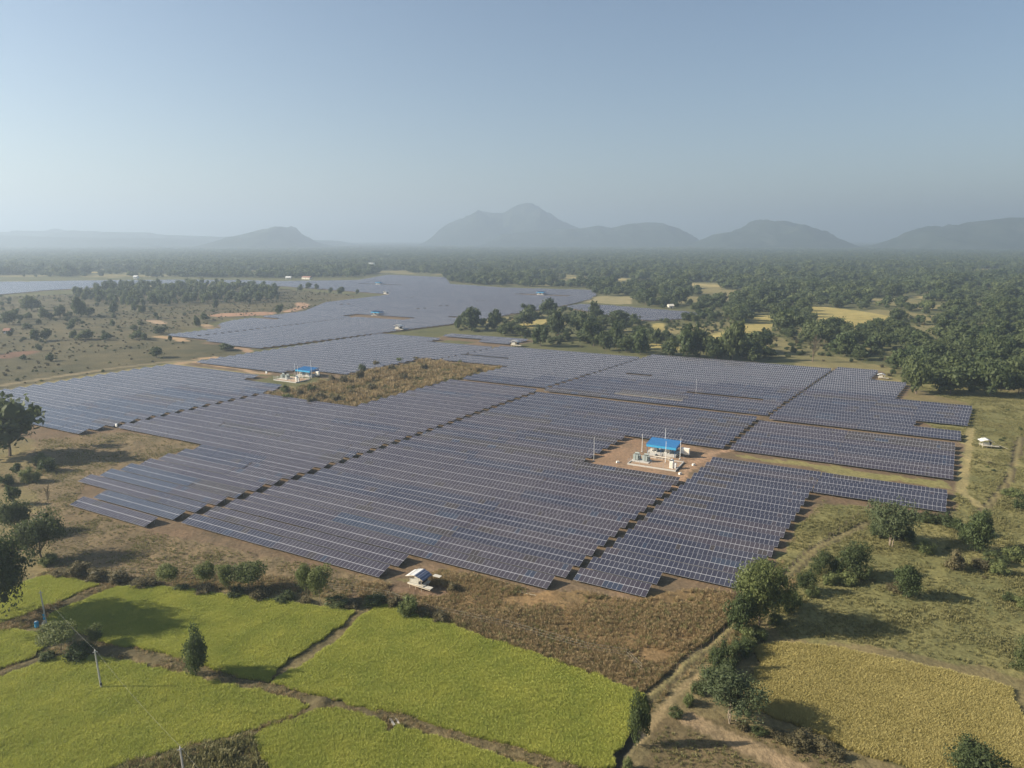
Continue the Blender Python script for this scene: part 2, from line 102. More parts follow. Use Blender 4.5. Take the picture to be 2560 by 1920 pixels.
def _hash(ix, iy, seed):
    n = (ix.astype(np.int64) * 374761393 + iy.astype(np.int64) * 668265263 + seed * 974634777) & 0xffffffff
    n = ((n ^ (n >> 13)) * 1274126177) & 0xffffffff
    n = n ^ (n >> 16)
    return (n & 0xffff) / 65535.0


def vnoise(x, y, scale, seed=0):
    x = np.asarray(x, float) / scale + 1000.0
    y = np.asarray(y, float) / scale + 1000.0
    ix, iy = np.floor(x), np.floor(y)
    fx, fy = x - ix, y - iy
    fx = fx * fx * (3 - 2 * fx)
    fy = fy * fy * (3 - 2 * fy)
    a = _hash(ix, iy, seed); b = _hash(ix + 1, iy, seed)
    c = _hash(ix, iy + 1, seed); d = _hash(ix + 1, iy + 1, seed)
    return (a * (1 - fx) + b * fx) * (1 - fy) + (c * (1 - fx) + d * fx) * fy


def fbm(x, y, scale, seed=0, octaves=4):
    t = 0; amp = 1.0; tot = 0
    for k in range(octaves):
        t = t + vnoise(x, y, scale / 2 ** k, seed + k * 17) * amp
        tot += amp
        amp *= 0.55
    return t / tot


def inside(x, y, poly):
    x = np.asarray(x, float); y = np.asarray(y, float)
    r = np.zeros(x.shape, bool)
    n = len(poly)
    j = n - 1
    for i in range(n):
        xi, yi = poly[i]; xj, yj = poly[j]
        if yi != yj:
            c = ((yi > y) != (yj > y)) & (x < (xj - xi) * (y - yi) / (yj - yi) + xi)
            r ^= c
        j = i
    return r


def line_dist(x, y, pts):
    d = np.full(np.shape(x), 1e9)
    for (ax, ay), (bx, by) in zip(pts[:-1], pts[1:]):
        dx, dy = bx - ax, by - ay
        t = np.clip(((x - ax) * dx + (y - ay) * dy) / max(dx * dx + dy * dy, 1e-6), 0, 1)
        d = np.minimum(d, np.hypot(x - ax - t * dx, y - ay - t * dy))
    return d


def link(o, parent=None):
    COL.objects.link(o)
    if parent is not None:
        o.parent = parent
    return o


def tag(o, label, cat, group=None, kind=None):
    if label: o['label'] = label
    if cat: o['category'] = cat
    if group: o['group'] = group
    if kind: o['kind'] = kind
    return o


def empty(name, loc, rz=0.0):
    o = bpy.data.objects.new(name, None)
    o.empty_display_size = 0.5
    o.location = loc
    o.rotation_euler = (0, 0, rz)
    return link(o)


class MB:
    """collects boxes, tubes and quads into one mesh"""
    def __init__(self):
        self.v = []; self.f = []; self.m = []

    def quad(self, pts, mi=0):
        n = len(self.v)
        self.v += [tuple(p) for p in pts]
        self.f.append(tuple(range(n, n + len(pts)))); self.m.append(mi)
        return self

    def box(self, c, s, mi=0, rz=0.0, rx=0.0):
        n = len(self.v)
        M = Matrix.Rotation(rz, 3, 'Z') @ Matrix.Rotation(rx, 3, 'X')
        for dz in (-.5, .5):
            for dx, dy in ((-.5, -.5), (.5, -.5), (.5, .5), (-.5, .5)):
                p = M @ Vector((dx * s[0], dy * s[1], dz * s[2]))
                self.v.append((c[0] + p.x, c[1] + p.y, c[2] + p.z))
        for q in ((0, 3, 2, 1), (4, 5, 6, 7), (0, 1, 5, 4), (1, 2, 6, 5), (2, 3, 7, 6), (3, 0, 4, 7)):
            self.f.append(tuple(n + k for k in q)); self.m.append(mi)
        return self

    def tube(self, pts, radii, sides=6, mi=0, cap=True):
        n0 = len(self.v)
        P = [Vector(p) for p in pts]
        for i, p in enumerate(P):
            d = (P[min(i + 1, len(P) - 1)] - P[max(i - 1, 0)])
            if d.length < 1e-6: d = Vector((0, 0, 1))
            d.normalize()
            a = d.cross(Vector((1, 0, 0)) if abs(d.x) < 0.8 else Vector((0, 1, 0))); a.normalize()
            b = d.cross(a)
            for k in range(sides):
                t = 2 * math.pi * k / sides
                q = p + (a * math.cos(t) + b * math.sin(t)) * radii[i]
                self.v.append(tuple(q))
        for i in range(len(P) - 1):
            for k in range(sides):
                k2 = (k + 1) % sides
                self.f.append((n0 + i * sides + k, n0 + i * sides + k2, n0 + (i + 1) * sides + k2, n0 + (i + 1) * sides + k)); self.m.append(mi)
        if cap:
            self.f.append(tuple(n0 + (len(P) - 1) * sides + k for k in range(sides))); self.m.append(mi)
        return self

    def mesh(self, name, mats):
        me = bpy.data.meshes.new(name)
        me.from_pydata(self.v, [], self.f)
        for m in mats: me.materials.append(m)
        if len(mats) > 1:
            me.polygons.foreach_set('material_index', self.m)
        me.update()
        return me

    def build(self, name, mats, parent=None, loc=(0, 0, 0)):
        if not isinstance(mats, (list, tuple)): mats = [mats]
        o = bpy.data.objects.new(name, self.mesh(name, mats))
        o.location = loc
        return link(o, parent)


def np_mesh(name, verts, faces, mats=(), smooth=False):
    """verts Nx3, faces MxK array"""
    me = bpy.data.meshes.new(name)
    verts = np.asarray(verts, np.float32); faces = np.asarray(faces, np.int32)
    k = faces.shape[1]
    me.vertices.add(len(verts)); me.vertices.foreach_set('co', verts.ravel())
    me.loops.add(faces.size); me.loops.foreach_set('vertex_index', faces.ravel())
    me.polygons.add(len(faces))
    me.polygons.foreach_set('loop_start', np.arange(len(faces), dtype=np.int32) * k)
    me.polygons.foreach_set('loop_total', np.full(len(faces), k, np.int32))
    me.polygons.foreach_set('use_smooth', np.full(len(faces), smooth))
    for m in mats: me.materials.append(m)
    me.update(calc_edges=True)
    return me


# ------------------------------------------------------------------ materials
def mat(name):
    m = bpy.data.materials.new(name)
    m.use_nodes = True
    nt = m.node_tree
    bs = nt.nodes['Principled BSDF']
    return m, nt, bs


def N(nt, t, **kw):
    n = nt.nodes.new(t)
    for k, v in kw.items():
        setattr(n, k, v)
    return n


def mixrgb(nt, fac, a, b, blend='MIX'):
    n = nt.nodes.new('ShaderNodeMix'); n.data_type = 'RGBA'; n.blend_type = blend
    for sock, val in ((n.inputs[0], fac), (n.inputs[6], a), (n.inputs[7], b)):
        if hasattr(val, 'default_value') or hasattr(val, 'is_linked'):
            nt.links.new(val, sock)
        elif isinstance(val, tuple):
            sock.default_value = (*val, 1.0) if len(val) == 3 else val
        else:
            sock.default_value = val
    return n.outputs[2]


def noise(nt, scale, detail=3, vec=None, rough=0.6):
    n = nt.nodes.new('ShaderNodeTexNoise')
    n.inputs['Scale'].default_value = scale
    n.inputs['Detail'].default_value = detail
    n.inputs['Roughness'].default_value = rough
    if vec is not None: nt.links.new(vec, n.inputs['Vector'])
    return n.outputs['Fac']


def ramp(nt, fac, stops):
    n = nt.nodes.new('ShaderNodeValToRGB')
    cr = n.color_ramp
    while len(cr.elements) < len(stops): cr.elements.new(0.5)
    for e, (p, c) in zip(cr.elements, stops):
        e.position = p
        e.color = (*c, 1.0) if not isinstance(c, (int, float)) else (c, c, c, 1.0)
    nt.links.new(fac, n.inputs[0])
    return n.outputs[0]


def plain(name, col, rough=0.7, metal=0.0, var=0.25, scale=3.0, spec=0.3):
    m, nt, bs = mat(name)
    tc = N(nt, 'ShaderNodeTexCoord')
    f = noise(nt, scale, 4, tc.outputs['Object'])
    c = mixrgb(nt, f, tuple(x * (1 - var) for x in col), tuple(min(x * (1 + var), 1) for x in col))
    nt.links.new(c, bs.inputs['Base Color'])
    bs.inputs['Roughness'].default_value = rough
    bs.inputs['Metallic'].default_value = metal
    bs.inputs['Specular IOR Level'].default_value = spec
    return m


def leafy(name, dark, light, trans=0.42, patch=0.02, rough=0.6, wr=0.40, wt=0.35, wp=0.35):
    """leaves: colour varies per plant, per leaf cluster and slowly over the land"""
    m, nt, bs = mat(name)
    oi = N(nt, 'ShaderNodeObjectInfo')
    at = N(nt, 'ShaderNodeAttribute', attribute_name='tone')
    geo = N(nt, 'ShaderNodeNewGeometry')
    pn = noise(nt, patch, 2, geo.outputs['Position'])
    a = N(nt, 'ShaderNodeMath', operation='MULTIPLY_ADD'); nt.links.new(oi.outputs['Random'], a.inputs[0]); a.inputs[1].default_value = wr
    b = N(nt, 'ShaderNodeMath', operation='MULTIPLY_ADD'); nt.links.new(at.outputs['Fac'], b.inputs[0]); b.inputs[1].default_value = wt
    c = N(nt, 'ShaderNodeMath', operation='MULTIPLY'); nt.links.new(pn, c.inputs[0]); c.inputs[1].default_value = wp
    nt.links.new(c.outputs[0], b.inputs[2]); nt.links.new(b.outputs[0], a.inputs[2])
    col = mixrgb(nt, a.outputs[0], dark, light)
    nt.links.new(col, bs.inputs['Base Color'])
    bs.inputs['Roughness'].default_value = rough
    bs.inputs['Specular IOR Level'].default_value = 0.25
    tr = N(nt, 'ShaderNodeBsdfTranslucent'); nt.links.new(col, tr.inputs['Color'])
    mx = N(nt, 'ShaderNodeMixShader'); mx.inputs[0].default_value = trans
    nt.links.new(bs.outputs[0], mx.inputs[1]); nt.links.new(tr.outputs[0], mx.inputs[2])
    nt.links.new(mx.outputs[0], nt.nodes['Material Output'].inputs['Surface'])
    return m


def glass_mat(name, a, b):
    m, nt, bs = mat(name)
    oi = N(nt, 'ShaderNodeObjectInfo')
    geo = N(nt, 'ShaderNodeNewGeometry')
    big = noise(nt, 0.05, 3, geo.outputs['Position'])
    col = mixrgb(nt, oi.outputs['Random'], a, b)
    dust = mixrgb(nt, ramp(nt, big, [(0.35, 0.0), (0.75, 0.11)]), col, (0.20, 0.18, 0.15))
    nt.links.new(dust, bs.inputs['Base Color'])
    fine = noise(nt, 0.9, 2, geo.outputs['Position'])
    rg = ramp(nt, fine, [(0.3, 0.16), (0.7, 0.30)])
    nt.links.new(rg, bs.inputs['Roughness'])
    bs.inputs['IOR'].default_value = 1.5
    bs.inputs['Specular IOR Level'].default_value = 0.5
    return m


M = {}
M['frame'] = plain('aluminium_frame', (0.46, 0.46, 0.48), 0.4, 0.2, 0.08)
M['glass_blue'] = glass_mat('glass_blue', (0.028, 0.029, 0.046), (0.035, 0.037, 0.056))
M['glass_grey'] = glass_mat('glass_grey', (0.042, 0.036, 0.048), (0.052, 0.046, 0.057))
M['glass_brown'] = glass_mat('glass_brown', (0.040, 0.034, 0.034), (0.050, 0.042, 0.040))
M['glass_pale'] = glass_mat('glass_pale', (0.030, 0.039, 0.062), (0.037, 0.047, 0.072))
M['rail'] = plain('bright_rail', (0.56, 0.56, 0.57), 0.4, 0.1, 0.05)
M['cable'] = plain('weathered_cable', (0.20, 0.20, 0.17), 0.7, 0, 0.1)
M['steel'] = plain('galvanised_steel', (0.38, 0.38, 0.37), 0.5, 0.4, 0.15)
M['white'] = plain('white_paint', (0.78, 0.77, 0.72), 0.5, 0, 0.08)
M['cream'] = plain('cream_plaster', (0.72, 0.66, 0.54), 0.8, 0, 0.12)
M['concrete'] = plain('concrete', (0.48, 0.46, 0.41), 0.9, 0, 0.2)
M['blue'] = plain('blue_sheet', (0.045, 0.20, 0.43), 0.45, 0, 0.10)
M['lightblue'] = plain('light_blue_sheet', (0.05, 0.32, 0.54), 0.5, 0, 0.12)
M['bluepost'] = plain('blue_steel', (0.035, 0.085, 0.18), 0.5, 0, 0.1)
M['greygreen'] = plain('transformer_grey', (0.33, 0.37, 0.34), 0.5, 0, 0.15)
M['dark'] = plain('dark_metal', (0.05, 0.05, 0.05), 0.6, 0.2, 0.2)
M['gravel'] = plain('tan_gravel', (0.34, 0.225, 0.135), 0.95, 0, 0.3, 1.2)
M['wood'] = plain('pale_bamboo', (0.60, 0.52, 0.38), 0.8, 0, 0.2)
M['plank'] = plain('weathered_plank', (0.50, 0.47, 0.39), 0.8, 0, 0.2)
M['tarp_blue'] = plain('blue_tarpaulin', (0.12, 0.14, 0.20), 0.4, 0, 0.6, 2.5)
M['tarp_white'] = plain('white_tarpaulin', (0.60, 0.60, 0.58), 0.4, 0, 0.12)
M['mud'] = plain('mud_wall', (0.36, 0.27, 0.19), 0.9, 0, 0.2)
M['tile'] = plain('clay_roof', (0.30, 0.16, 0.11), 0.85, 0, 0.25)
M['bark'] = plain('bark', (0.16, 0.12, 0.085), 0.9, 0, 0.3)
M['pale_bark'] = plain('pale_bark', (0.30, 0.24, 0.17), 0.9, 0, 0.25)
M['leaf'] = leafy('leaf', (0.034, 0.056, 0.021), (0.128, 0.150, 0.054))
M['leaf_light'] = leafy('leaf_light', (0.078, 0.108, 0.034), (0.200, 0.222, 0.080))
M['leaf_grey'] = leafy('leaf_grey', (0.055, 0.078, 0.034), (0.165, 0.190, 0.085))
M['leaf_dark'] = leafy('leaf_dark', (0.032, 0.054, 0.020), (0.115, 0.145, 0.050))
M['leaf_brown'] = leafy('leaf_brown', (0.090, 0.080, 0.040), (0.200, 0.170, 0.085))
M['leaf_dry'] = leafy('leaf_dry', (0.16, 0.13, 0.085), (0.26, 0.22, 0.15))
M['rice'] = leafy('rice', (0.195, 0.275, 0.042), (0.580, 0.560, 0.125), 0.40, 0.16, 0.6, 0.22, 0.22, 0.70)
M['rice_ripe'] = leafy('rice_ripe', (0.300, 0.258, 0.072), (0.570, 0.485, 0.195), 0.35, 0.16, 0.6, 0.22, 0.22, 0.65)
M['dry'] = leafy('dry_grass', (0.180, 0.130, 0.064), (0.420, 0.315, 0.155), 0.3, 0.10, 0.6, 0.28, 0.22, 0.6)
M['olive'] = leafy('olive_grass', (0.120, 0.125, 0.044), (0.280, 0.250, 0.105), 0.3, 0.08, 0.6, 0.28, 0.22, 0.6)


def ground_mat():
    m, nt, bs = mat('ground')
    at = N(nt, 'ShaderNodeVertexColor', layer_name='soil')
    geo = N(nt, 'ShaderNodeNewGeometry')
    n1 = noise(nt, 1.1, 5, geo.outputs['Position'], 0.7)
    n2 = noise(nt, 0.11, 4, geo.outputs['Position'], 0.6)
    c1 = mixrgb(nt, 1.0, at.outputs['Color'], ramp(nt, n1, [(0.25, 0.55), (0.75, 1.40)]), 'MULTIPLY')
    c2 = mixrgb(nt, 1.0, c1, ramp(nt, n2, [(0.3, (0.78, 0.82, 0.78)), (0.7, (1.22, 1.16, 1.08))]), 'MULTIPLY')
    nt.links.new(c2, bs.inputs['Base Color'])
    bs.inputs['Roughness'].default_value = 0.95
    bs.inputs['Specular IOR Level'].default_value = 0.1
    bp = N(nt, 'ShaderNodeBump'); bp.inputs['Strength'].default_value = 0.7; bp.inputs['Distance'].default_value = 0.35
    nt.links.new(n1, bp.inputs['Height']); nt.links.new(bp.outputs[0], bs.inputs['Normal'])
    return m


M['ground'] = ground_mat()


def far_panel_mat():
    """distant tables: frames too fine to build, the joints between modules follow the table's own surface coordinates"""
    m, nt, bs = mat('far_panels')
    uv = N(nt, 'ShaderNodeUVMap')
    sep = N(nt, 'ShaderNodeSeparateXYZ'); nt.links.new(uv.outputs[0], sep.inputs[0])

    def edge(sock, w):
        f = N(nt, 'ShaderNodeMath', operation='FRACT'); nt.links.new(sock, f.inputs[0])
        p = N(nt, 'ShaderNodeMath', operation='PINGPONG'); nt.links.new(f.outputs[0], p.inputs[0]); p.inputs[1].default_value = 0.5
        l = N(nt, 'ShaderNodeMath', operation='LESS_THAN'); nt.links.new(p.outputs[0], l.inputs[0]); l.inputs[1].default_value = w
        return l.outputs[0]
    mx = N(nt, 'ShaderNodeMath', operation='MAXIMUM')
    nt.links.new(edge(sep.outputs[0], 0.034), mx.inputs[0]); nt.links.new(edge(sep.outputs[1], 0.026), mx.inputs[1])
    geo = N(nt, 'ShaderNodeNewGeometry')
    big = noise(nt, 0.03, 3, geo.outputs['Position'])
    col = mixrgb(nt, big, (0.032, 0.034, 0.050), (0.052, 0.049, 0.058))
    nt.links.new(mixrgb(nt, mx.outputs[0], col, (0.55, 0.55, 0.56)), bs.inputs['Base Color'])
    bs.inputs['Roughness'].default_value = 0.24
    return m


M['far_panels'] = far_panel_mat()

# ------------------------------------------------------------------ the solar grid: s runs along the rows, v across them
TH = R(28.3)
CU, SU = math.cos(TH), math.sin(TH)
PITCH, TILT, MODW, MODL = 6.02, R(14.6), 1.012, 2.012
V0 = 99.5


def shear(v):
    return 0.068 * (v - 150) + 0.05 * min(max(v - 286, 0), 130)


def sv2xy(s, v):
    u = s + shear(v)
    return u * CU + v * SU, -u * SU + v * CU


# (block, v_min, v_max, s_left, s_right): rows whose front edge lies between v_min and v_max
RECTS = [
 ('left', 137, 228, -355, -250.6), ('left', 228, 233, -355, -255), ('left', 233, 248, -354, -284),
 ('front left', 97, 103, -181, -150.7), ('front left', 103, 109, -181, -149), ('front left', 109, 151, -198.3, -148.3),
 ('front left', 151, 214, -247.6, -148.3), ('front left', 214, 286, -196.3, -148.3),
 ('front centre', 103, 115, -145.6, -84.6), ('front centre', 115, 121, -145.6, -53.8), ('front centre', 121, 191, -145.6, -52.8),
 ('front centre', 191, 227.5, -145.6, -84.2), ('upper centre', 227.5, 278, -145.6, -51.6),
 ('front right', 121, 132, -50.6, -35.5), ('front right', 132, 214, -50.2, -19.3), ('right arm', 199.5, 215, -18.6, 12.4),
 ('middle right', 228.5, 274, -49, 13.6),
 ('rear right', 280, 287, -47.5, 15), ('rear right', 287, 303, -47.5, 0.3), ('rear right', 303, 339, -47.5, 16.5),
 ('rear right', 339, 380, -47.5, -12.5), ('rear right', 380, 412, -47.5, -28),
 ('rear centre', 285, 403, -146.8, -49.4), ('rear left centre', 291, 330, -195, -149.3), ('rear left centre', 330, 390, -241, -149.3),
 ('rear left', 262, 269, -350, -283.6), ('rear left', 269, 330, -350, -252), ('rear left', 330, 386, -350, -243),
 ('rear left', 386, 404, -350, -296),
 ('small far', 401, 414, -268, -245), ('small far', 414, 429, -306, -243),
]
HOLES = [(-91, -58, 306, 312), (-134, -120, 336, 342), (-236, -210, 350, 356), (-300, -262, 246, 262)]
FAR_POLYS = [
 [(-423, 317), (-363, 315), (-353, 430), (-345, 480), (-345, 680), (-357, 758), (-375, 814), (-416, 893), (-540, 876), (-658, 912), (-780, 1066), (-930, 1094),
  (-850, 926), (-932, 844), (-1014, 834), (-1101, 797), (-1184, 740), (-1258, 662), (-1320, 600), (-1330, 440), (-1000, 455), (-1020, 506), (-1038, 555), (-1029, 585), (-1044, 688), (-970, 761),
  (-836, 760), (-670, 725), (-596, 711), (-586, 640), (-580, 582), (-560, 552), (-525, 500), (-520, 450), (-515, 412), (-503, 391), (-474, 372), (-472, 327), (-423, 326)],
 [(-337, 660), (-260, 600), (-217, 583), (-194, 616), (-196, 660), (-304, 692), (-336, 696)],
]
FAR_HOLES = [(-450, -446, 330, 720), (-548, -544, 560, 900), (-646, -642, 700, 1100), (-744, -740, 740, 1100), (-842, -838, 740, 1100), (-940, -936, 740, 1100), (-1040, -1036, 400, 1100), (-1140, -1136, 400, 1100),
             (-700, -340, 572, 577), (-700, -340, 676, 682), (-1400, -340, 790, 795), (-1400, -900, 640, 645), (-380, -356, 520, 530), (-520, -490, 436, 446), (-470, -440, 610, 616), (-560, -500, 740, 746), (-640, -600, 830, 836), (-466, -395, 483, 508), (-790, -700, 850, 868), (-470, -395, 778, 798)]


def row_intervals():
    rows = []                                   # (block, v, s0, s1)
    k = 0
    while V0 + k * PITCH < 1100:
        v = V0 + k * PITCH
        for (b, a, c, s0, s1) in RECTS:
            if a <= v < c: rows.append((b, v, s0, s1))
        for poly in FAR_POLYS:
            xs = []
            for (p, q) in zip(poly, poly[1:] + poly[:1]):
                if (p[1] > v) != (q[1] > v):
                    xs.append(p[0] + (q[0] - p[0]) * (v - p[1]) / (q[1] - p[1]))
            xs.sort()
            for a, c in zip(xs[::2], xs[1::2]):
                if c - a > 10: rows.append(('far', v, a, c))
        k += 1
    out = []
    for (b, v, s0, s1) in rows:
        segs = [(s0, s1)]
        for (h0, h1, v0, v1) in HOLES + FAR_HOLES:
            if v0 <= v < v1:
                n = []
                for a, c in segs:
                    if h1 <= a or h0 >= c: n.append((a, c)); continue
                    if h0 - a > 5: n.append((a, h0))
                    if c - h1 > 5: n.append((h1, c))
                segs = n
        out += [(b, v, a, c) for a, c in segs]
    return out


TABLES = []          # (block, row v, index in row, s, n modules)
for (b, v, s0, s1) in row_intervals():
    n = int(round((s1 - s0) / MODW))
    s = s0
    while n > 0:
        m = 30 if n >= 38 else (n if n <= 32 else 15)
        m = min(m, n)
        TABLES.append([b, v, s, m])
        s += m * MODW + 0.12
        n -= m

# ------------------------------------------------------------------ ground
def uv_of(x, y):
    u = x * CU - y * SU; v = x * SU + y * CU
    s = u - (0.068 * (v - 150) + 0.05 * np.clip(v - 286, 0, 130))
    return s, v


def farm_mask(x, y, grow=3.0):
    s, v = uv_of(x, y)
    r = np.zeros(np.shape(x), bool)
    for (b, a, c, s0, s1) in RECTS:
        r |= (v > a - 3 - grow) & (v < c + 3 + grow) & (s > s0 - grow) & (s < s1 + grow)
    for poly in FAR_POLYS:
        r |= inside(s, v, poly)
    return r


PAD = DATA['P']; ZN = DATA['Z']; LN = DATA['L']


def ground_z(x, y):
    x = np.asarray(x, float); y = np.asarray(y, float)
    r = np.hypot(x, y)
    a = np.clip((600 - r) / 500, 0.15, 1)
    return ((fbm(x, y, 9.0, 3, 3) - 0.5) * 0.30 + (fbm(x, y, 1.6, 9, 2) - 0.5) * 0.22) * a


def gz(x, y):
    return float(ground_z(np.array([x]), np.array([y]))[0])


def build_ground():
    ang = np.concatenate([np.arange(-180, -47, 5.0), np.arange(-47, 47, 0.24), np.arange(47, 180, 5.0)])
    th = np.radians(ang)
    rr = [45.0]
    while rr[-1] < 14500: rr.append(rr[-1] * 1.0066)
    rr = np.array(rr)
    A, B = len(th), len(rr)
    x = (rr[:, None] * np.sin(th)[None, :]).ravel(); y = (rr[:, None] * np.cos(th)[None, :]).ravel()
    z = ground_z(x, y)
    # colour of the soil and short cover, by plot
    wx = x + (fbm(x, y, 7, 41, 3) - 0.5) * 7; wy = y + (fbm(x, y, 7, 57, 3) - 0.5) * 7
    n1 = fbm(x, y, 22, 5, 4)[:, None]; n2 = fbm(x, y, 60, 15, 3)[:, None]
    def mix(a, b, t): return np.array(a)[None, :] * (1 - t) + np.array(b)[None, :] * t
    col = mix((0.060, 0.066, 0.030), (0.105, 0.100, 0.045), n1)

    def paint(mask, c):
        col[mask] = c[mask] if getattr(c, 'ndim', 0) == 2 and len(c) == len(col) else c
    near = (np.hypot(x, y) < 600)
    opening = fbm(x, y, 90, 31, 3)
    paint((opening < 0.38) & (np.hypot(x, y) < 2500), mix((0.105, 0.098, 0.045), (0.205, 0.170, 0.080), n2))
    t = np.clip(n1 * 1.6 - 0.3, 0, 1)
    paint(near & (y < 330), mix((0.115, 0.092, 0.050), (0.155, 0.130, 0.062), t))
    paint(inside(wx, wy, ZN['scrub_left']), mix((0.052, 0.050, 0.026), (0.098, 0.083, 0.045), t))
    paint(farm_mask(x, y), mix((0.100, 0.071, 0.045), (0.145, 0.105, 0.068), t))
    s, v = uv_of(x, y)
    paint((s > -251) & (s < -196) & (v > 217) & (v < 330), mix((0.115, 0.088, 0.045), (0.160, 0.125, 0.060), t))
    paint(inside(wx, wy, ZN['grass_right']), mix((0.105, 0.104, 0.042), (0.170, 0.150, 0.066), t))
    paint(inside(wx, wy, ZN['grass_lane']), mix((0.150, 0.140, 0.055), (0.190, 0.160, 0.075), t))
    paint(inside(wx, wy, ZN['bare_left']), mix((0.098, 0.074, 0.043), (0.160, 0.124, 0.074), t))
    paint(inside(wx, wy, ZN['dry_grass']), mix((0.125, 0.085, 0.042), (0.175, 0.118, 0.060), t))
    paint(inside(wx, wy, ZN['station_yard']), mix((0.170, 0.112, 0.072), (0.225, 0.150, 0.098), t))
    paint(inside(wx, wy, ZN['brown_front']), mix((0.090, 0.070, 0.038), (0.140, 0.108, 0.060), t))
    paint(inside(wx, wy, ZN['brown_gap']), mix((0.09, 0.07, 0.035), (0.15, 0.12, 0.06), t))
    paint(inside(x, y, DATA['P']['meadow']), mix((0.17, 0.155, 0.08), (0.24, 0.20, 0.11), t))
    for k, p in PAD.items():
        if k.startswith('paddy'):
            paint(inside(wx * .3 + x * .7, wy * .3 + y * .7, p), mix((0.05, 0.05, 0.02), (0.08, 0.07, 0.03), t))
        elif k.startswith('far'):
            paint(inside(x, y, p), mix((0.22, 0.18, 0.065), (0.31, 0.255, 0.10), t))
    g = np.array(DATA['glimpse'])
    for (gx, gy) in g:
        rad = 0.012 * math.hypot(gx, gy)
        m = ((np.abs(wx - gx) / (rad * 1.2)) ** 2 + (np.abs(wy - gy) / (rad * 1.9)) ** 2) < 0.6 + n2[:, 0]
        paint(m, np.array((0.27, 0.22, 0.10)))
    dn = (fbm(x, y, 3, 77, 2) - 0.5) * 1.2
    for name, w, c in (('track_light', 0.7, (0.20, 0.155, 0.085)), ('track_right', 1.4, (0.21, 0.175, 0.085)), ('path_l1', 3.2, (0.36, 0.25, 0.15)), ('path_l2', 5, (0.36, 0.26, 0.17)), ('path_l3', 3.6, (0.38, 0.26, 0.15)),
                       ('path_l4', 4, (0.36, 0.25, 0.15)), ('path_l5', 2.6, (0.22, 0.18, 0.11)), ('path_l6', 1.8, (0.34, 0.24, 0.15)), ('path_l7', 3, (0.34, 0.23, 0.15)), ('path_l8', 6, (0.36, 0.23, 0.15)),
                       ('path_l9', 2.0, (0.10, 0.075, 0.055)), ('red_a', 16, (0.26, 0.155, 0.10)), ('red_b', 9, (0.13, 0.075, 0.05)), ('hutpatch', 3.0, (0.14, 0.095, 0.062)),
                       ('station_track', 1.2, (0.26, 0.17, 0.11)), ('sandy', 1.5, (0.20, 0.148, 0.09)), ('ditch', 0.9, (0.05, 0.045, 0.035))):
        d = line_dist(x, y, LN[name]) + dn * min(1.0, w * 0.5)
        far = near | (np.hypot(x, y) < 1400)
        k = 0.72 if name.startswith('path') else 1.0
        paint(far & (d < w), np.array(c)[None, :] * k * (0.85 + 0.3 * n1))
    for name in ('bund_cf', 'bund_ab', 'bund_bd', 'bund_de', 'bund_ef', 'front_edge'):
        d = line_dist(x, y, LN[name]) + dn * 0.5
        paint(d < (0.7 if name == 'bund_cf' else 1.1), mix((0.070, 0.058, 0.032), (0.110, 0.090, 0.048), t))
    # wheel ruts pressed into the ground
    for name in ('track_fence', 'rut_right'):
        d = line_dist(x, y, LN[name])
        m = np.abs(d - 0.95) < 0.42
        paint(m & near, np.array((0.075, 0.062, 0.036)))
        z -= np.where(m & near, 0.20, 0)
        paint((d < 0.5) & near, np.array((0.16, 0.135, 0.065)))
    d = line_dist(x, y, LN['ditch']); z -= np.clip(1.2 - d, 0, 1.2) * 0.5
    for nm in ('bund_bd', 'bund_de', 'bund_ef', 'bund_ab'):
        d = line_dist(x, y, LN[nm]); z += np.clip(1.6 - d, 0, 1.0) * 0.3
    # rough clods on the bare plot at the left
    m = inside(x, y, ZN['bare_left']); z += np.where(m, (vnoise(x, y, 1.3, 5) - 0.5) * 0.35 + (vnoise(x, y, 3.1, 6) - 0.5) * 0.35, 0)
    m = inside(x, y, ZN['dry_grass']); z += np.where(m, (vnoise(x, y, 2.6, 8) - 0.5) * 0.5, 0)
    m = inside(x, y, ZN['grass_right']); z += np.where(m, (vnoise(x, y, 3.3, 18) - 0.5) * 0.28, 0)
    col = col * 1.32
    verts = np.stack([x, y, z], 1)
    verts = np.vstack([verts, [[0, 0, 0]]])
    col = np.vstack([col, [[0.12, 0.1, 0.06]]])
    i = np.arange(B - 1)[:, None] * A; j = np.arange(A)[None, :]; j2 = (j + 1) % A
    f = np.stack([i + j, i + j2, i + A + j2, i + A + j], -1).reshape(-1, 4)[:, ::-1]
    me = np_mesh('ground', verts, f, [M['ground']], True)
    ca = me.color_attributes.new('soil', 'FLOAT_COLOR', 'POINT')
    ca.data.foreach_set('color', np.hstack([col, np.ones((len(col), 1))]).astype(np.float32).ravel())
    o = bpy.data.objects.new('ground', me)
    o['kind'] = 'structure'
    link(o)


build_ground()


# ------------------------------------------------------------------ hills on the horizon
def hill_mat():
    m, nt, bs = mat('wooded_hill')
    geo = N(nt, 'ShaderNodeNewGeometry')
    n = noise(nt, 0.012, 6, geo.outputs['Position'], 0.7)
    nt.links.new(ramp(nt, n, [(0.3, (0.018, 0.030, 0.014)), (0.58, (0.045, 0.055, 0.034)), (0.82, (0.17, 0.15, 0.12))]), bs.inputs['Base Color'])
    bs.inputs['Roughness'].default_value = 1.0
    bs.inputs['Specular IOR Level'].default_value = 0.0
    return m


M['hill'] = hill_mat()


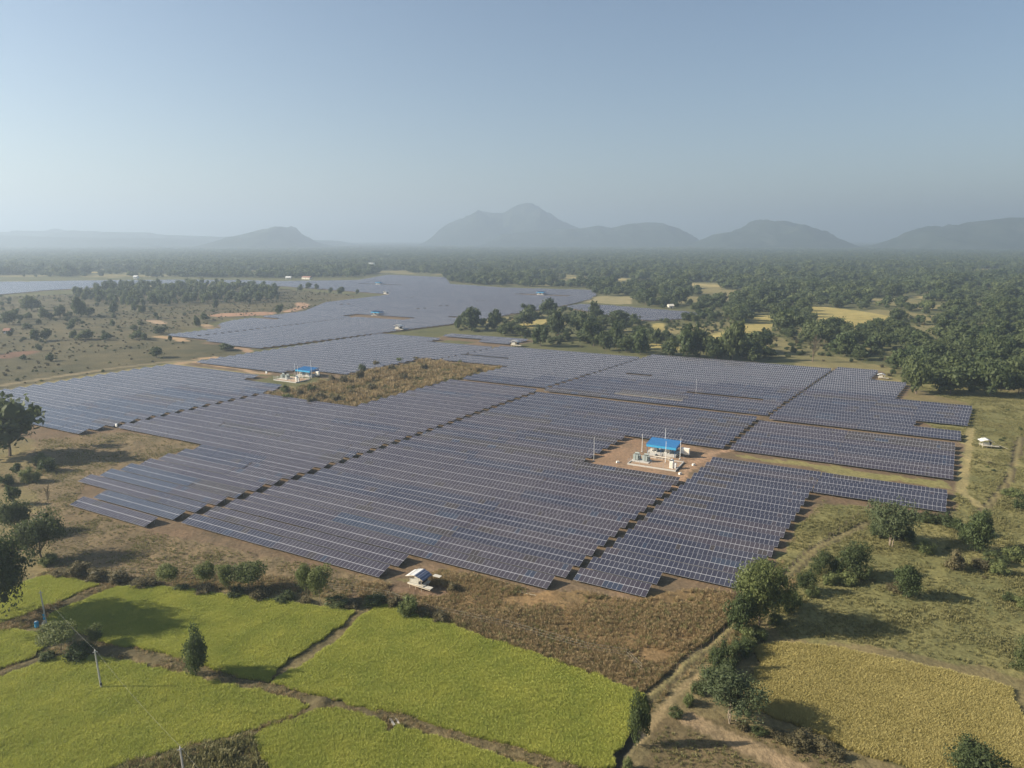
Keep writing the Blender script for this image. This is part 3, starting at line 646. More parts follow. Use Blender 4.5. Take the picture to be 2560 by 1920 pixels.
def build_hill(name, D, prof, seed):
    px = np.array([p[0] for p in prof]); ph = np.array([p[1] for p in prof])
    nx, ny = 150, 44
    X = np.linspace(px[0], px[-1], nx)
    Hh = np.maximum(np.interp(X, px, ph), 0) + (fbm(X, X * 0 + seed, 110, seed, 5) - 0.5) * 13
    depth = max(700, 0.28 * (px[-1] - px[0]))
    Yp = np.linspace(-1, 1, ny)
    gx, gy = np.meshgrid(X, Yp)
    cross = np.cos(gy * math.pi / 2) ** 1.3
    rel = (fbm(gx, gy * depth, 300, seed + 3, 5) - 0.5)
    ends = np.clip(np.minimum(gx - px[0], px[-1] - gx) / 250, 0, 1)
    zz = Hh[None, :] * cross * (1 + rel * 1.3 * (1 - np.exp(-(gy / 0.22) ** 2))) * ends - 3
    v = np.stack([gx, D + gy * depth, zz], -1).reshape(-1, 3)
    i = np.arange(ny - 1)[:, None] * nx; j = np.arange(nx - 1)[None, :]
    f = np.stack([i + j, i + j + 1, i + nx + j + 1, i + nx + j], -1).reshape(-1, 4)
    o = bpy.data.objects.new(name, np_mesh(name, v, f, [M['hill']], True))
    o['kind'] = 'structure'
    link(o)


for k, (nm, D, prof) in enumerate(DATA['hills']):
    build_hill('mountain' if nm == 'mountain' else 'hill', D, prof, 11 + k * 7)

# ------------------------------------------------------------------ solar tables
GLASS = ['glass_blue', 'glass_grey', 'glass_brown', 'glass_pale']


def module_geom(mb, ox, oy, oz, glass_slot, cs, sn):
    """one framed module lying on the tilted plane, lower left corner at (ox, oy, oz)"""
    w, l, t, f = 0.992, 1.955, 0.04, 0.023
    def P(a, b, c): return (ox + a, oy + b * cs - c * sn, oz + b * sn + c * cs)
    o = [(0, 0), (w, 0), (w, l), (0, l)]; i = [(f, f), (w - f, f), (w - f, l - f), (f, l - f)]
    for a in range(4):
        b = (a + 1) % 4
        mb.quad([P(*o[a], t), P(*o[b], t), P(*i[b], t), P(*i[a], t)], 0)
        mb.quad([P(*o[a], 0), P(*o[b], 0), P(*o[b], t), P(*o[a], t)], 0)
    mb.quad([P(*p, t - 0.004) for p in i], glass_slot)
    mb.quad([P(*p, 0.002) for p in reversed(o)], 5)


PANEL_MESH = {}
for gname in GLASS:
    mb = MB(); module_geom(mb, 0, 0, 0, 1, 1.0, 0.0)
    PANEL_MESH[gname] = mb.mesh('solar_panel', [M['frame'], M[gname], M['dark'], M['dark'], M['dark'], M['dark']])

BANK, FRAMES = {}, {}
CT, ST = math.cos(TILT), math.sin(TILT)
Z_LOW = 0.62


def bank_mesh(n, tone, var):
    key = (n, tone, var)
    if key not in BANK:
        r = random.Random(n * 100 + tone * 10 + var)
        mb = MB(); g = tone
        for j in (0, 1):
            for i in range(n):
                if r.random() < 0.06: g = r.choice([tone, tone, tone, 2, 1, 3])
                elif r.random() < 0.3: g = tone
                module_geom(mb, i * MODW, j * MODL * CT, Z_LOW + j * MODL * ST, g + 1, CT, ST)
        BANK[key] = mb.mesh('panels', [M['frame']] + [M[k] for k in GLASS] + [M['dark']])
    return BANK[key]


def frame_mesh(n, posts):
    key = (n, posts)
    if key not in FRAMES:
        mb = MB(); L = n * MODW
        mb.box((L / 2, 1.984 * CT - 0.02 * ST, Z_LOW + 1.984 * ST + 0.02), (L - 0.02, 0.05, 0.036), 1, rx=TILT)
        for b in (0.35, 1.6, 2.35, 3.6):
            mb.box((L / 2, b * CT, Z_LOW + b * ST - 0.07), (L - 0.1, 0.06, 0.08))
        k = max(2, int(round(L / 4)))
        for i in range(k):
            x = 0.5 + (L - 1.0) * i / (k - 1)
            mb.box((x, 1.97 * CT, Z_LOW + 1.97 * ST - 0.17), (0.07, 3.5, 0.10), rx=TILT)
            if posts:
                mb.box((x, 0.8 * CT, (Z_LOW + 0.8 * ST) / 2 - 0.2), (0.09, 0.09, Z_LOW + 0.8 * ST + 0.1))
                mb.box((x, 3.1 * CT, (Z_LOW + 3.1 * ST) / 2 - 0.2), (0.09, 0.09, Z_LOW + 3.1 * ST + 0.1))
        FRAMES[key] = mb.mesh('support_frame', [M['steel'], M['rail']])
    return FRAMES[key]


LEG = {}
for nm, b in (('f', 0.8), ('r', 3.1)):
    h = Z_LOW + b * ST - 0.18
    LEG[nm] = (MB().box((0, 0, h / 2 - 0.2), (0.09, 0.09, h + 0.4)).mesh('leg', [M['steel']]), b * CT)

ORD = ['', 'first', 'second', 'third', 'fourth', 'fifth', 'sixth', 'seventh', 'eighth', 'ninth', 'tenth', 'eleventh', 'twelfth', 'thirteenth', 'fourteenth', 'fifteenth', 'sixteenth', 'seventeenth', 'eighteenth', 'nineteenth', 'twentieth']
ORD += ['twenty-' + o for o in ORD[1:10]] + ['thirtieth'] + ['thirty-' + o for o in ORD[1:10]]


def table_centre(t):
    b, v, s, n = t
    return sv2xy(s + n * MODW / 2, v + 1.9)


order = sorted(range(len(TABLES)), key=lambda i: math.hypot(*table_centre(TABLES[i])))
# leave out those wholly outside the view
def in_view(t):
    x, y = table_centre(t)
    return y > 60 and abs(x) < 0.74 * y + 25
order = [i for i in order if in_view(TABLES[i])]
THINGS = [i for i in order if TABLES[i][0] != 'far'][:300]
thing_set = set(THINGS)
REST = [i for i in order if i not in thing_set]
rows_of = {}
for i in range(len(TABLES)):
    rows_of.setdefault(TABLES[i][0], set()).add(round(TABLES[i][1], 2))
rows_of = {b: sorted(r) for b, r in rows_of.items()}
TONE = {'front right': 0, 'right arm': 0, 'middle right': 1, 'rear right': 0, 'front centre': 1, 'upper centre': 0, 'front left': 1, 'left': 3, 'rear centre': 0}  # left block takes the pale glass: its sheen is put into the colour
WORD = ['blue', 'slate grey', 'brownish grey', 'pale blue']
bare_frames = {('rear centre', 2, 2)}
n_near = 0
for i in THINGS:
    b, v, s, n = TABLES[i]
    row = rows_of[b].index(round(v, 2)) + 1
    sibs = sorted(TABLES[j][2] for j in range(len(TABLES)) if TABLES[j][0] == b and abs(TABLES[j][1] - v) < 0.1)
    pos = sibs.index(s) + 1
    r = random.Random(i * 13 + 5)
    tone = TONE.get(b, 0)
    if r.random() < 0.30: tone = r.choice([0, 1, 2, 0, 1] if b not in ('front right', 'right arm') else [0, 0, 1])
    if b in ('front left', 'front centre') and v < 125 and r.random() < 0.5: tone = r.choice([3, 0, 2])  # nearest rows retoned, some to pale glass that paints in a sheen
    x, y = sv2xy(s, v)
    z = 0.06 * (fbm(np.array([x]), np.array([y]), 40, 3, 2)[0] - 0.5) + r.uniform(-0.05, 0.05)
    t = empty('solar_table', (x, y, z), -TH + r.uniform(-0.0012, 0.0012))
    t.rotation_euler[0] = r.uniform(-0.006, 0.006)
    t.rotation_euler[1] = r.uniform(-0.0015, 0.0015)
    bare = (b, row, pos) in bare_frames
    place = ('only table' if len(sibs) == 1 else ORD[pos] + ' from left') + ' in ' + ORD[row] + ' row of ' + b + ' block'
    if bare: lab = 'bare steel solar table without panels, ' + place
    else: lab = WORD[tone] + ' solar table, ' + place
    tag(t, lab, 'solar table', 'solar tables in rows')
    d = math.hypot(*table_centre(TABLES[i]))
    near = d < 176
    if not bare:
        if near:
            n_near += 1
            g = tone
            for j in (0, 1):
                for k in range(n):
                    if r.random() < 0.06: g = r.choice([tone, tone, tone, 2, 1, 3])
                    elif r.random() < 0.3: g = tone
                    o = bpy.data.objects.new('solar_panel', PANEL_MESH[GLASS[g]])
                    o.location = (k * MODW, j * MODL * CT, Z_LOW + j * MODL * ST)
                    o.rotation_euler = (TILT, 0, 0)
                    link(o, t)
        else:
            o = bpy.data.objects.new('panels', bank_mesh(n, tone, r.randrange(3)))
            o['kind'] = 'stuff'
            link(o, t)
    o = bpy.data.objects.new('support_frame', frame_mesh(n, not near))
    link(o, t)
    if near:
        kk = max(2, int(round(n * MODW / 5)))
        for q in range(kk):
            for nm in ('f', 'r'):
                me, yy = LEG[nm]
                o = bpy.data.objects.new('leg', me)
                o.location = (0.5 + (n * MODW - 1.0) * q / (kk - 1), yy, 0)
                link(o, t)

# the tables beyond the three hundred nearest, as one mass
def build_rest():
    V, F, UVs = [], [], []
    for i in REST:
        b, v, s, n = TABLES[i]
        L = n * MODW; x, y = sv2xy(s, v)
        r = random.Random(i)
        dz = r.uniform(-0.06, 0.06); ti = TILT + r.uniform(-0.012, 0.012)
        l = 2 * MODL - 0.05; c, sn = math.cos(ti) * l, math.sin(ti) * l
        k = len(V)
        for a, bb, zz in ((0, 0, Z_LOW), (L, 0, Z_LOW), (L, c, Z_LOW + sn), (0, c, Z_LOW + sn)):
            X = x + a * CU + bb * SU; Y = y - a * SU + bb * CU
            V.append((X, Y, zz + dz + 0.04)); V.append((X, Y, zz + dz))
        F += [(k, k + 2, k + 4, k + 6), (k + 7, k + 5, k + 3, k + 1), (k, k + 1, k + 3, k + 2), (k + 2, k + 3, k + 5, k + 4), (k + 4, k + 5, k + 7, k + 6), (k + 6, k + 7, k + 1, k)]
        UVs += [(0, 0), (n, 0), (n, 2), (0, 2)] + [(0.5, 0.5)] * 20
    me = np_mesh('solar_tables', V, F, [M['far_panels'], M['dark']])
    uvl = me.uv_layers.new(name='UVMap')
    uvl.data.foreach_set('uv', np.array(UVs, np.float32).ravel())
    mi = np.ones(len(F), np.int32); mi[::6] = 0
    me.polygons.foreach_set('material_index', mi)
    o = bpy.data.objects.new('distant_solar_tables', me)
    tag(o, 'distant rows of solar tables filling the far plain', 'solar tables', None, 'stuff')
    link(o)


build_rest()
print('TABLES', len(TABLES), 'things', len(THINGS), 'near', n_near, 'rest', len(REST))

# ------------------------------------------------------------------ plants
_ico = bmesh.new(); bmesh.ops.create_icosphere(_ico, subdivisions=1, radius=1.0)
ICO_V = np.array([v.co[:] for v in _ico.verts]); ICO_F = np.array([[v.index for v in f.verts] for f in _ico.faces]); _ico.free()
_ico = bmesh.new(); bmesh.ops.create_icosphere(_ico, subdivisions=2, radius=1.0)
ICO2_V = np.array([v.co[:] for v in _ico.verts]); ICO2_F = np.array([[v.index for v in f.verts] for f in _ico.faces]); _ico.free()


def unit(a):
    return a / np.maximum(np.linalg.norm(a, axis=-1, keepdims=True), 1e-6)


def leaf_tris(r, cen, nor, size, tone):
    """leaf-sized diamonds (two triangles) facing roughly along nor"""
    n = len(cen)
    a = unit(np.cross(nor, r.normal(size=(n, 3)))); b = np.cross(nor, a)
    sz = size * r.uniform(0.6, 1.35, (n, 1))
    p0 = cen - a * sz * 0.5; p1 = cen + b * sz * 0.34; p2 = cen + a * sz * 0.5 + nor * sz * 0.15; p3 = cen - b * sz * 0.34
    V = np.stack([p0, p1, p2, p3], 1).reshape(-1, 3)
    k = np.arange(n)[:, None] * 4
    F = np.concatenate([k + np.array([[0, 1, 2]]), k + np.array([[0, 2, 3]])], 0)
    return V, F, np.repeat(tone, 4)


def crown_np(r, shape, clumps, leaves, leaf, core=0.72, base=0.25, lean=0.0):
    """unit crown: width 1, height from base to 1"""
    Vs, Fs, Ts = [], [], []; n0 = 0
    cz = (base + 1) / 2; hz = (1 - base) / 2
    cs = []
    tries = 0
    lobes = [(np.array([r.normal() * 0.17, r.normal() * 0.17, r.uniform(-0.45, 0.5)]), r.uniform(0.45, 0.75)) for _ in range(6 if clumps > 30 else 4)]
    while len(cs) < clumps and tries < 4000:
        tries += 1
        lc, lr = lobes[r.integers(len(lobes))]
        p = lc * np.array([2, 2, 1]) + unit(r.normal(size=3)) * r.uniform(0.3, 1.0) * lr
        if shape in ('oval', 'sap'): p[:2] *= 0.8
        if np.linalg.norm(p) > 1.12: continue
        rad = r.uniform(0.08, 0.19) if clumps > 14 else r.uniform(0.17, 0.27)
        if shape == 'oval': wz = 0.92 - 0.35 * max(p[2], -0.3)
        elif shape == 'big': wz = 1.0 - 0.25 * max(-p[2], 0)
        elif shape == 'wisp': wz = 0.75 + 0.35 * p[2]; rad *= 0.85
        elif shape == 'multi': wz = 1.0 if p[2] > -0.2 else 0.55
        else: wz = 1.0
        c = np.array([p[0] * (0.5 - rad * 0.9) * wz, p[1] * (0.5 - rad * 0.9) * wz, cz + p[2] * (hz - rad * 0.6)])
        if shape == 'multi' and p[2] < -0.55: continue
        if cs and min(np.linalg.norm((c - q[0])) for q in cs) < rad * 0.62: continue
        cs.append((c, rad))
    for c, rad in cs:
        t = r.uniform(0, 1)
        sq = np.array([1, 1, r.uniform(0.65, 0.95)])
        if core > 0:
            jit = r.uniform(0.75, 1.12, (len(ICO_V), 1))
            v = ICO_V * jit * rad * core * 0.92 * sq + c
            Vs.append(v); Fs.append(ICO_F + n0); Ts.append(np.full(len(v), t * 0.6)); n0 += len(v)
        d = unit(r.normal(size=(leaves, 3)) + np.array([0, 0, 0.15]))
        p = c + d * rad * r.uniform(0.70, 1.32, (leaves, 1)) * sq
        nor = unit(d + r.normal(size=(leaves, 3)) * 0.55)
        v, f, tt = leaf_tris(r, p, nor, leaf, np.clip(t * 0.6 + r.uniform(0, 0.4, leaves), 0, 1))
        Vs.append(v); Fs.append(f + n0); Ts.append(tt); n0 += len(v)
    V = np.concatenate(Vs)
    cx, cyy = (np.percentile(V[:, 0], 1) + np.percentile(V[:, 0], 99)) / 2, (np.percentile(V[:, 1], 1) + np.percentile(V[:, 1], 99)) / 2
    kx = 1.0 / max(np.percentile(V[:, 0], 99) - np.percentile(V[:, 0], 1), np.percentile(V[:, 1], 99) - np.percentile(V[:, 1], 1))
    z0, z1 = np.percentile(V[:, 2], 1), np.percentile(V[:, 2], 99.5)
    def nrm(P): return np.stack([(P[..., 0] - cx) * kx, (P[..., 1] - cyy) * kx, base + (P[..., 2] - z0) / (z1 - z0) * (1 - base)], -1)
    cs = [(nrm(c), rad) for c, rad in cs]
    return nrm(V), np.concatenate(Fs), np.concatenate(Ts), cs


def with_tone(me, tone):
    a = me.attributes.new('tone', 'FLOAT', 'POINT')
    a.data.foreach_set('value', np.asarray(tone, np.float32))
    return me


def tree_proto(kind, seed, clumps, leaves, leaf, leafmat, barkmat, core=0.72, sides=6):
    """unit tree: height 1, crown width 1 -> (trunk mesh, crown mesh, joined mesh)"""
    r = np.random.default_rng(seed)
    base = {'big': 0.20, 'round': 0.16, 'oval': 0.14, 'wisp': 0.38, 'multi': 0.30, 'sap': 0.2}.get(kind, 0.2)
    V, F, T, cs = crown_np(r, kind, clumps, leaves, leaf, core, base)
    tb = MB()
    stems = 1
    if kind == 'multi': stems = 3
    if kind == 'wisp': stems = 2
    for q in range(stems):
        ox, oy = (0, 0) if stems == 1 else (r.uniform(-0.07, 0.07), r.uniform(-0.07, 0.07))
        top = (ox * 2.5 + r.uniform(-.05, .05), oy * 2.5 + r.uniform(-.05, .05), base + 0.32)
        rad = 0.020 if stems == 1 else 0.012
        if kind in ('wisp', 'sap'): rad *= 0.6
        mid = (ox * 1.5 + r.uniform(-.02, .02), oy * 1.5 + r.uniform(-.02, .02), base * 0.6)
        tb.tube([(ox, oy, -0.03), (ox, oy, 0.02), mid, top], [rad * 1.6, rad * 1.2, rad, rad * 0.55], sides)
        for c, rr in [cs[int(k)] for k in r.choice(len(cs), min(len(cs), 7), replace=False)]:
            st = Vector(mid).lerp(Vector(top), r.uniform(0.1, 1.0))
            m2 = st.lerp(Vector(c), 0.5) + Vector((0, 0, -0.02))
            tb.tube([st, m2, c], [rad * 0.5, rad * 0.34, rad * 0.12], 4)
    trunk = tb.mesh('trunk', [M[barkmat]])
    crown = with_tone(np_mesh('crown', V, F, [M[leafmat]]), T)
    # joined copy for the masses of trees
    tv = np.array(tb.v); tris = []
    for f in tb.f:
        for k in range(1, len(f) - 1): tris.append((f[0], f[k], f[k + 1]))
    me = np_mesh('tree', np.vstack([V, tv]), np.vstack([F, np.array(tris) + len(V)]), [M[leafmat], M[barkmat]])
    mi = np.zeros(len(F) + len(tris), np.int32); mi[len(F):] = 1
    me.polygons.foreach_set('material_index', mi)
    with_tone(me, np.concatenate([T, np.zeros(len(tv))]))
    return trunk, crown, me


def bare_proto(seed):
    r = np.random.default_rng(seed)
    tb = MB(); tw = MB()
    tb.tube([(0, 0, -0.03), (0.01, 0, 0.25), (-0.01, 0.01, 0.6)], [0.035, 0.026, 0.016], 6)
    for k in range(26):
        z = r.uniform(0.22, 0.6); a = r.uniform(0, 6.28); L = r.uniform(0.25, 0.5)
        e = Vector((math.cos(a) * L * 0.9, math.sin(a) * L * 0.9, z + L * r.uniform(0.5, 1.0)))
        e.z = min(e.z, 1.0)
        s = Vector((0, 0, z)); m = s.lerp(e, 0.5) + Vector((0, 0, 0.04))
        tw.tube([s, m, e], [0.012, 0.008, 0.003], 4)
        for q in range(5):
            s2 = m.lerp(e, r.uniform(0, 1)); e2 = s2 + Vector(r.normal(size=3) * 0.09) + Vector((0, 0, 0.06))
            tw.tube([s2, e2], [0.006, 0.002], 3, cap=False)
    return tb.mesh('trunk', [M['bark']]), tw.mesh('branches', [M['leaf_dry']])


NEAR, MID = {}, {}
LEAFMAT = {'big': 'leaf', 'round': 'leaf', 'oval': 'leaf_dark', 'multi': 'leaf_grey', 'wisp': 'leaf_light', 'sap': 'leaf_dark'}
for k, (kd, cl, lv, lf) in enumerate((('big', 66, 150, 0.028), ('round', 48, 130, 0.036), ('oval', 46, 120, 0.040), ('multi', 48, 140, 0.029), ('wisp', 42, 120, 0.034), ('sap', 18, 60, 0.08))):
    bark = 'pale_bark' if kd in ('multi', 'oval', 'wisp') else 'bark'
    CORE = 0.38
    NEAR[kd] = [tree_proto(kd, 100 + k * 10 + q, cl, lv, lf, LEAFMAT[kd], bark, 0.0 if kd == 'wisp' else CORE) for q in range(3)]
    MID[kd] = [tree_proto(kd, 300 + k * 10 + q, int(cl * 0.62), 36, lf * 2.7, LEAFMAT[kd], 'bark', 0.78, 5) for q in range(3)]
NEAR['light'] = [tree_proto('big', 501, 66, 150, 0.028, 'leaf_light', 'bark', 0.38)]
BARE = bare_proto(5)
FAR = [tree_proto(kd, 700 + q, 13, 15, 0.17, lm, 'bark', 0.9, 4)[2] for q, (kd, lm) in enumerate((('big', 'leaf'), ('round', 'leaf'), ('oval', 'leaf_dark'), ('round', 'leaf_light'), ('big', 'leaf_dark')))]


def clump_proto(seed):
    """several far crowns side by side, a patch of distant wood"""
    r = np.random.default_rng(seed)
    Vs, Fs, Ts = [], [], []; n0 = 0
    for k in range(9):
        c = np.array([r.uniform(-0.42, 0.42), r.uniform(-0.42, 0.42), r.uniform(0.10, 0.17)])
        s = np.array([r.uniform(0.10, 0.17), r.uniform(0.10, 0.17), r.uniform(0.10, 0.17)])
        v = ICO_V * r.uniform(0.75, 1.15, (len(ICO_V), 1)) * s + c
        Vs.append(v); Fs.append(ICO_F + n0); Ts.append(np.full(len(v), r.uniform(0, 1))); n0 += len(v)
    return with_tone(np_mesh('wood_patch', np.concatenate(Vs), np.concatenate(Fs), [M['leaf']]), np.concatenate(Ts))


CLUMP = [clump_proto(60 + q) for q in range(4)]


def scatter(name, meshes, pts, scl, rotz, idx, label, cat):
    """one object that carries many plants (nobody could count them): instances on its points"""
    kinds = bpy.data.collections.new(name + '_kinds')
    for k, me in enumerate(meshes):
        kinds.objects.link(bpy.data.objects.new('%s_kind_%02d' % (name, k), me))
    me = bpy.data.meshes.new(name)
    pts = np.asarray(pts, np.float32)
    me.vertices.add(len(pts)); me.vertices.foreach_set('co', pts.ravel())
    scl = np.asarray(scl, np.float32)
    if scl.ndim == 1: scl = np.stack([scl] * 3, 1)
    a = me.attributes.new('scl', 'FLOAT_VECTOR', 'POINT'); a.data.foreach_set('vector', scl.ravel())
    a = me.attributes.new('rotz', 'FLOAT', 'POINT'); a.data.foreach_set('value', np.asarray(rotz, np.float32))
    a = me.attributes.new('pick', 'INT', 'POINT'); a.data.foreach_set('value', np.asarray(idx, np.int32))
    o = bpy.data.objects.new(name, me)
    ng = bpy.data.node_groups.new(name, 'GeometryNodeTree')
    ng.interface.new_socket('Geometry', in_out='INPUT', socket_type='NodeSocketGeometry')
    ng.interface.new_socket('Geometry', in_out='OUTPUT', socket_type='NodeSocketGeometry')
    gi = ng.nodes.new('NodeGroupInput'); go = ng.nodes.new('NodeGroupOutput')
    iop = ng.nodes.new('GeometryNodeInstanceOnPoints')
    ci = ng.nodes.new('GeometryNodeCollectionInfo')
    ci.inputs['Collection'].default_value = kinds
    ci.inputs['Separate Children'].default_value = True
    ci.inputs['Reset Children'].default_value = True

    def named(n, t):
        q = ng.nodes.new('GeometryNodeInputNamedAttribute'); q.data_type = t; q.inputs['Name'].default_value = n
        return q.outputs['Attribute']
    cx = ng.nodes.new('ShaderNodeCombineXYZ')
    ng.links.new(named('rotz', 'FLOAT'), cx.inputs[2])
    ng.links.new(gi.outputs[0], iop.inputs['Points'])
    ng.links.new(ci.outputs[0], iop.inputs['Instance'])
    iop.inputs['Pick Instance'].default_value = True
    ng.links.new(named('pick', 'INT'), iop.inputs['Instance Index'])
    ng.links.new(cx.outputs[0], iop.inputs['Rotation'])
    ng.links.new(named('scl', 'FLOAT_VECTOR'), iop.inputs['Scale'])
    ng.links.new(iop.outputs[0], go.inputs[0])
    md = o.modifiers.new('plants', 'NODES'); md.node_group = ng
    tag(o, label, cat, None, 'stuff')
    link(o)
    return o


# ---- trees one can tell apart
def place_tree(kind, x, y, h, w, label, group, near, seed):
    r = random.Random(seed)
    if kind == 'bare': tr, cr, _ = BARE[0], BARE[1], None; cname = 'branches'
    else:
        src = NEAR if near else MID
        if kind == 'big' and near and 'light green' in label: protos = NEAR['light']
        else: protos = src[kind]
        tr, cr, _ = r.choice(protos); cname = 'crown'
    t = empty('tree', (x, y, gz(x, y)), r.uniform(0, 6.28))
    t.scale = (w, w * r.uniform(0.9, 1.1), h)
    tag(t, label, 'tree', group)
    link(bpy.data.objects.new('trunk', tr), t)
    link(bpy.data.objects.new(cname, cr), t)


tree_xy = []
for i, (kd, x, y, h, w, lab) in enumerate(DATA['T']):
    d = math.hypot(x, y)
    g = 'trees by the paddies' if d < 165 else ('trees of the left scrubland' if x < -60 else 'trees of the belt behind the solar blocks')
    place_tree(kd, x, y, h, w * 0.82, lab, g, d < 260, i)
    tree_xy.append((x, y, w))
n_hand = len(tree_xy)

# ---- woods: positions first, the nearest become trees, the others one mass
FRONT = DATA['forest_front']
hand = np.array([(a, b) for a, b, c in tree_xy]); hand_w = np.array([c for a, b, c in tree_xy])


def front_poly():
    # polygon of the wooded land: front edge, closed far behind
    p = [tuple(q) for q in FRONT]
    return p + [(14000, 14000), (-14000, 14000)]


FP = front_poly()
clear_polys = [PAD[k] for k in PAD if k.startswith('far')] + [PAD['meadow']]
GL = DATA['glimpse']


def clear_of(x, y, r0=1.0):
    ok = np.ones(len(x), bool)
    for p in clear_polys:
        ok &= ~inside(x, y, p)
        k = 0.055
        ok &= ~inside(x * (1 + k), y * (1 + k), p)
        ok &= ~inside(x * (1 + k / 2), y * (1 + k / 2), p)
    for gx, gy in GL:
        rad = 0.013 * math.hypot(gx, gy)
        ok &= ~((np.abs(x - gx) < rad * 1.2) & (np.abs(y - gy) < rad * 2.6))
    return ok


def jitter_grid(x0, x1, y0, y1, step, r):
    gx, gy = np.meshgrid(np.arange(x0, x1, step), np.arange(y0, y1, step))
    gx = gx.ravel() + r.uniform(-.5, .5, gx.size) * step; gy = gy.ravel() + r.uniform(-.5, .5, gy.size) * step
    return gx, gy


wood = []
r = np.random.default_rng(21)
x, y = jitter_grid(-1400, 1700, 280, 1900, 10.5, r)
m = (np.abs(x) < 0.78 * y + 40) & inside(x, y, FP) & clear_of(x, y) & ~farm_mask(x, y, 6)
dens = fbm(x, y, 90, 31, 3)
right = x > 0.28 * y
m &= r.uniform(0, 1, len(x)) < np.where(right, 0.50, np.where(y < 700, 0.50, 0.55)) * np.clip((dens - 0.365) * 12, 0, 1) * 1.25
x, y = x[m], y[m]
hh = np.clip(r.lognormal(2.2, 0.30, len(x)), 4.5, 17) * (0.75 + 0.5 * vnoise(x, y, 70, 4)); ww = hh * r.uniform(0.85, 1.25, len(x))
keep = np.ones(len(x), bool)
for (a, b), w in zip(hand, hand_w): keep &= np.hypot(x - a, y - b) > (w * 0.55 + 2.0)
belt = (x < 0.30 * y) & (y < 720)
hh = np.where(belt, hh * 0.72, hh); ww = np.where(belt, ww * 0.8, ww)
keep &= ~(belt & (r.uniform(0, 1, len(x)) < 0.45))
x, y, hh, ww = x[keep], y[keep], hh[keep], ww[keep]
kind = r.choice(4, len(x), p=[0.38, 0.40, 0.14, 0.08])
# thicket on the rise left of the solar field
tx, ty = jitter_grid(-650, -120, 600, 1050, 10.5, r)
tm = inside(tx, ty, DATA['thicket']) & (r.uniform(0, 1, len(tx)) < 0.62)
tx, ty = tx[tm], ty[tm]
th_ = r.uniform(5, 13, len(tx)); tw_ = th_ * r.uniform(0.5, 0.8, len(tx))
sx, sy = jitter_grid(-900, -60, 330, 900, 11, r)
sm = inside(sx, sy, DATA['scrub']) & (r.uniform(0, 1, len(sx)) < 0.16) & ~farm_mask(sx, sy, 5)
sx, sy = sx[sm], sy[sm]; sh = r.uniform(1.2, 4.5, len(sx)); sw = sh * r.uniform(0.8, 1.5, len(sx))
AX = np.concatenate([x, tx, sx]); AY = np.concatenate([y, ty, sy]); AH = np.concatenate([hh, th_, sh]); AW = np.concatenate([ww, tw_, sw])
AK = np.concatenate([kind, np.full(len(tx), 2), np.full(len(sx), 1)]).astype(int)
AREG = np.concatenate([np.zeros(len(x)), np.ones(len(tx)), np.full(len(sx), 2)]).astype(int)
size = AH * AW / (AX ** 2 + AY ** 2) * np.where(np.abs(AX) < 0.73 * AY + 8, 1, 0.0)
o_ = np.argsort(-size)
n_ind = 300 - n_hand
KN = ['big', 'round', 'oval', 'round']
LAB = {0: ('dark leafy tree of the dense wood behind the right solar blocks', 'trees of the right hand wood'),
       1: ('small upright tree of the thicket on the left rise', 'trees of the left thicket'),
       2: ('low scrub tree on the open left grassland', 'scattered scrub trees on the left'),
       3: ('leafy tree of the belt between the middle and far solar blocks', 'trees of the middle belt')}
RANK = ['front edge', 'second rank', 'third rank', 'fourth rank', 'fifth rank', 'sixth rank', 'seventh rank', 'eighth rank', 'ninth rank', 'last rank']
WHERE = {0: ('dark leafy tree', 'right hand wood', 'trees of the right hand wood'), 1: ('small upright tree', 'thicket on left rise', 'trees of the left thicket'),
         2: ('low scrub tree', 'open left grassland', 'scattered scrub trees on the left'), 3: ('leafy green tree', 'middle tree belt', 'trees of the middle belt')}
members = {}
for i in o_[:n_ind]:
    reg = int(AREG[i])
    if reg == 0 and AX[i] < 0.30 * AY[i]: reg = 3
    members.setdefault(reg, []).append(i)
q = 0
for reg, mem in members.items():
    mem.sort(key=lambda i: math.hypot(AX[i], AY[i]))
    for k0 in range(0, len(mem), 25):
        for n, i in enumerate(sorted(mem[k0:k0 + 25], key=lambda i: AX[i] / AY[i])):
            look, where, g = WHERE[reg]
            lab = '%s, %s from left in the %s of the %s' % (look, ORD[n + 1], RANK[min(k0 // 25, 9)], where)
            place_tree(KN[AK[i]], float(AX[i]), float(AY[i]), float(AH[i]), float(AW[i]), lab, g, False, 5000 + q)
            q += 1
rest = o_[n_ind:]
mids = [MID['big'][0][2], MID['big'][1][2], MID['round'][0][2], MID['round'][1][2], MID['oval'][0][2], MID['oval'][1][2]]
pick_mid = {0: (0, 1), 1: (2, 3), 2: (4, 5), 3: (2, 3)}
dist = np.hypot(AX[rest], AY[rest])
a = rest[dist < 800]; b = rest[dist >= 800]
scatter('wood', mids, np.stack([AX[a], AY[a], np.zeros(len(a)) - 0.1], 1), np.stack([AW[a], AW[a], AH[a]], 1), r.uniform(0, 6.28, len(a)), [pick_mid[k][int(v)] for k, v in zip(AK[a], r.integers(0, 2, len(a)))], 'woodland beyond the solar field, crowns merging into one mass', 'woodland')
scatter('far_wood', FAR, np.stack([AX[b], AY[b], np.zeros(len(b)) - 0.1], 1), np.stack([AW[b], AW[b], AH[b]], 1), r.uniform(0, 6.28, len(b)), r.choice(5, len(b), p=[.3, .3, .15, .1, .15]), 'hazy woodland on the far plain', 'woodland')
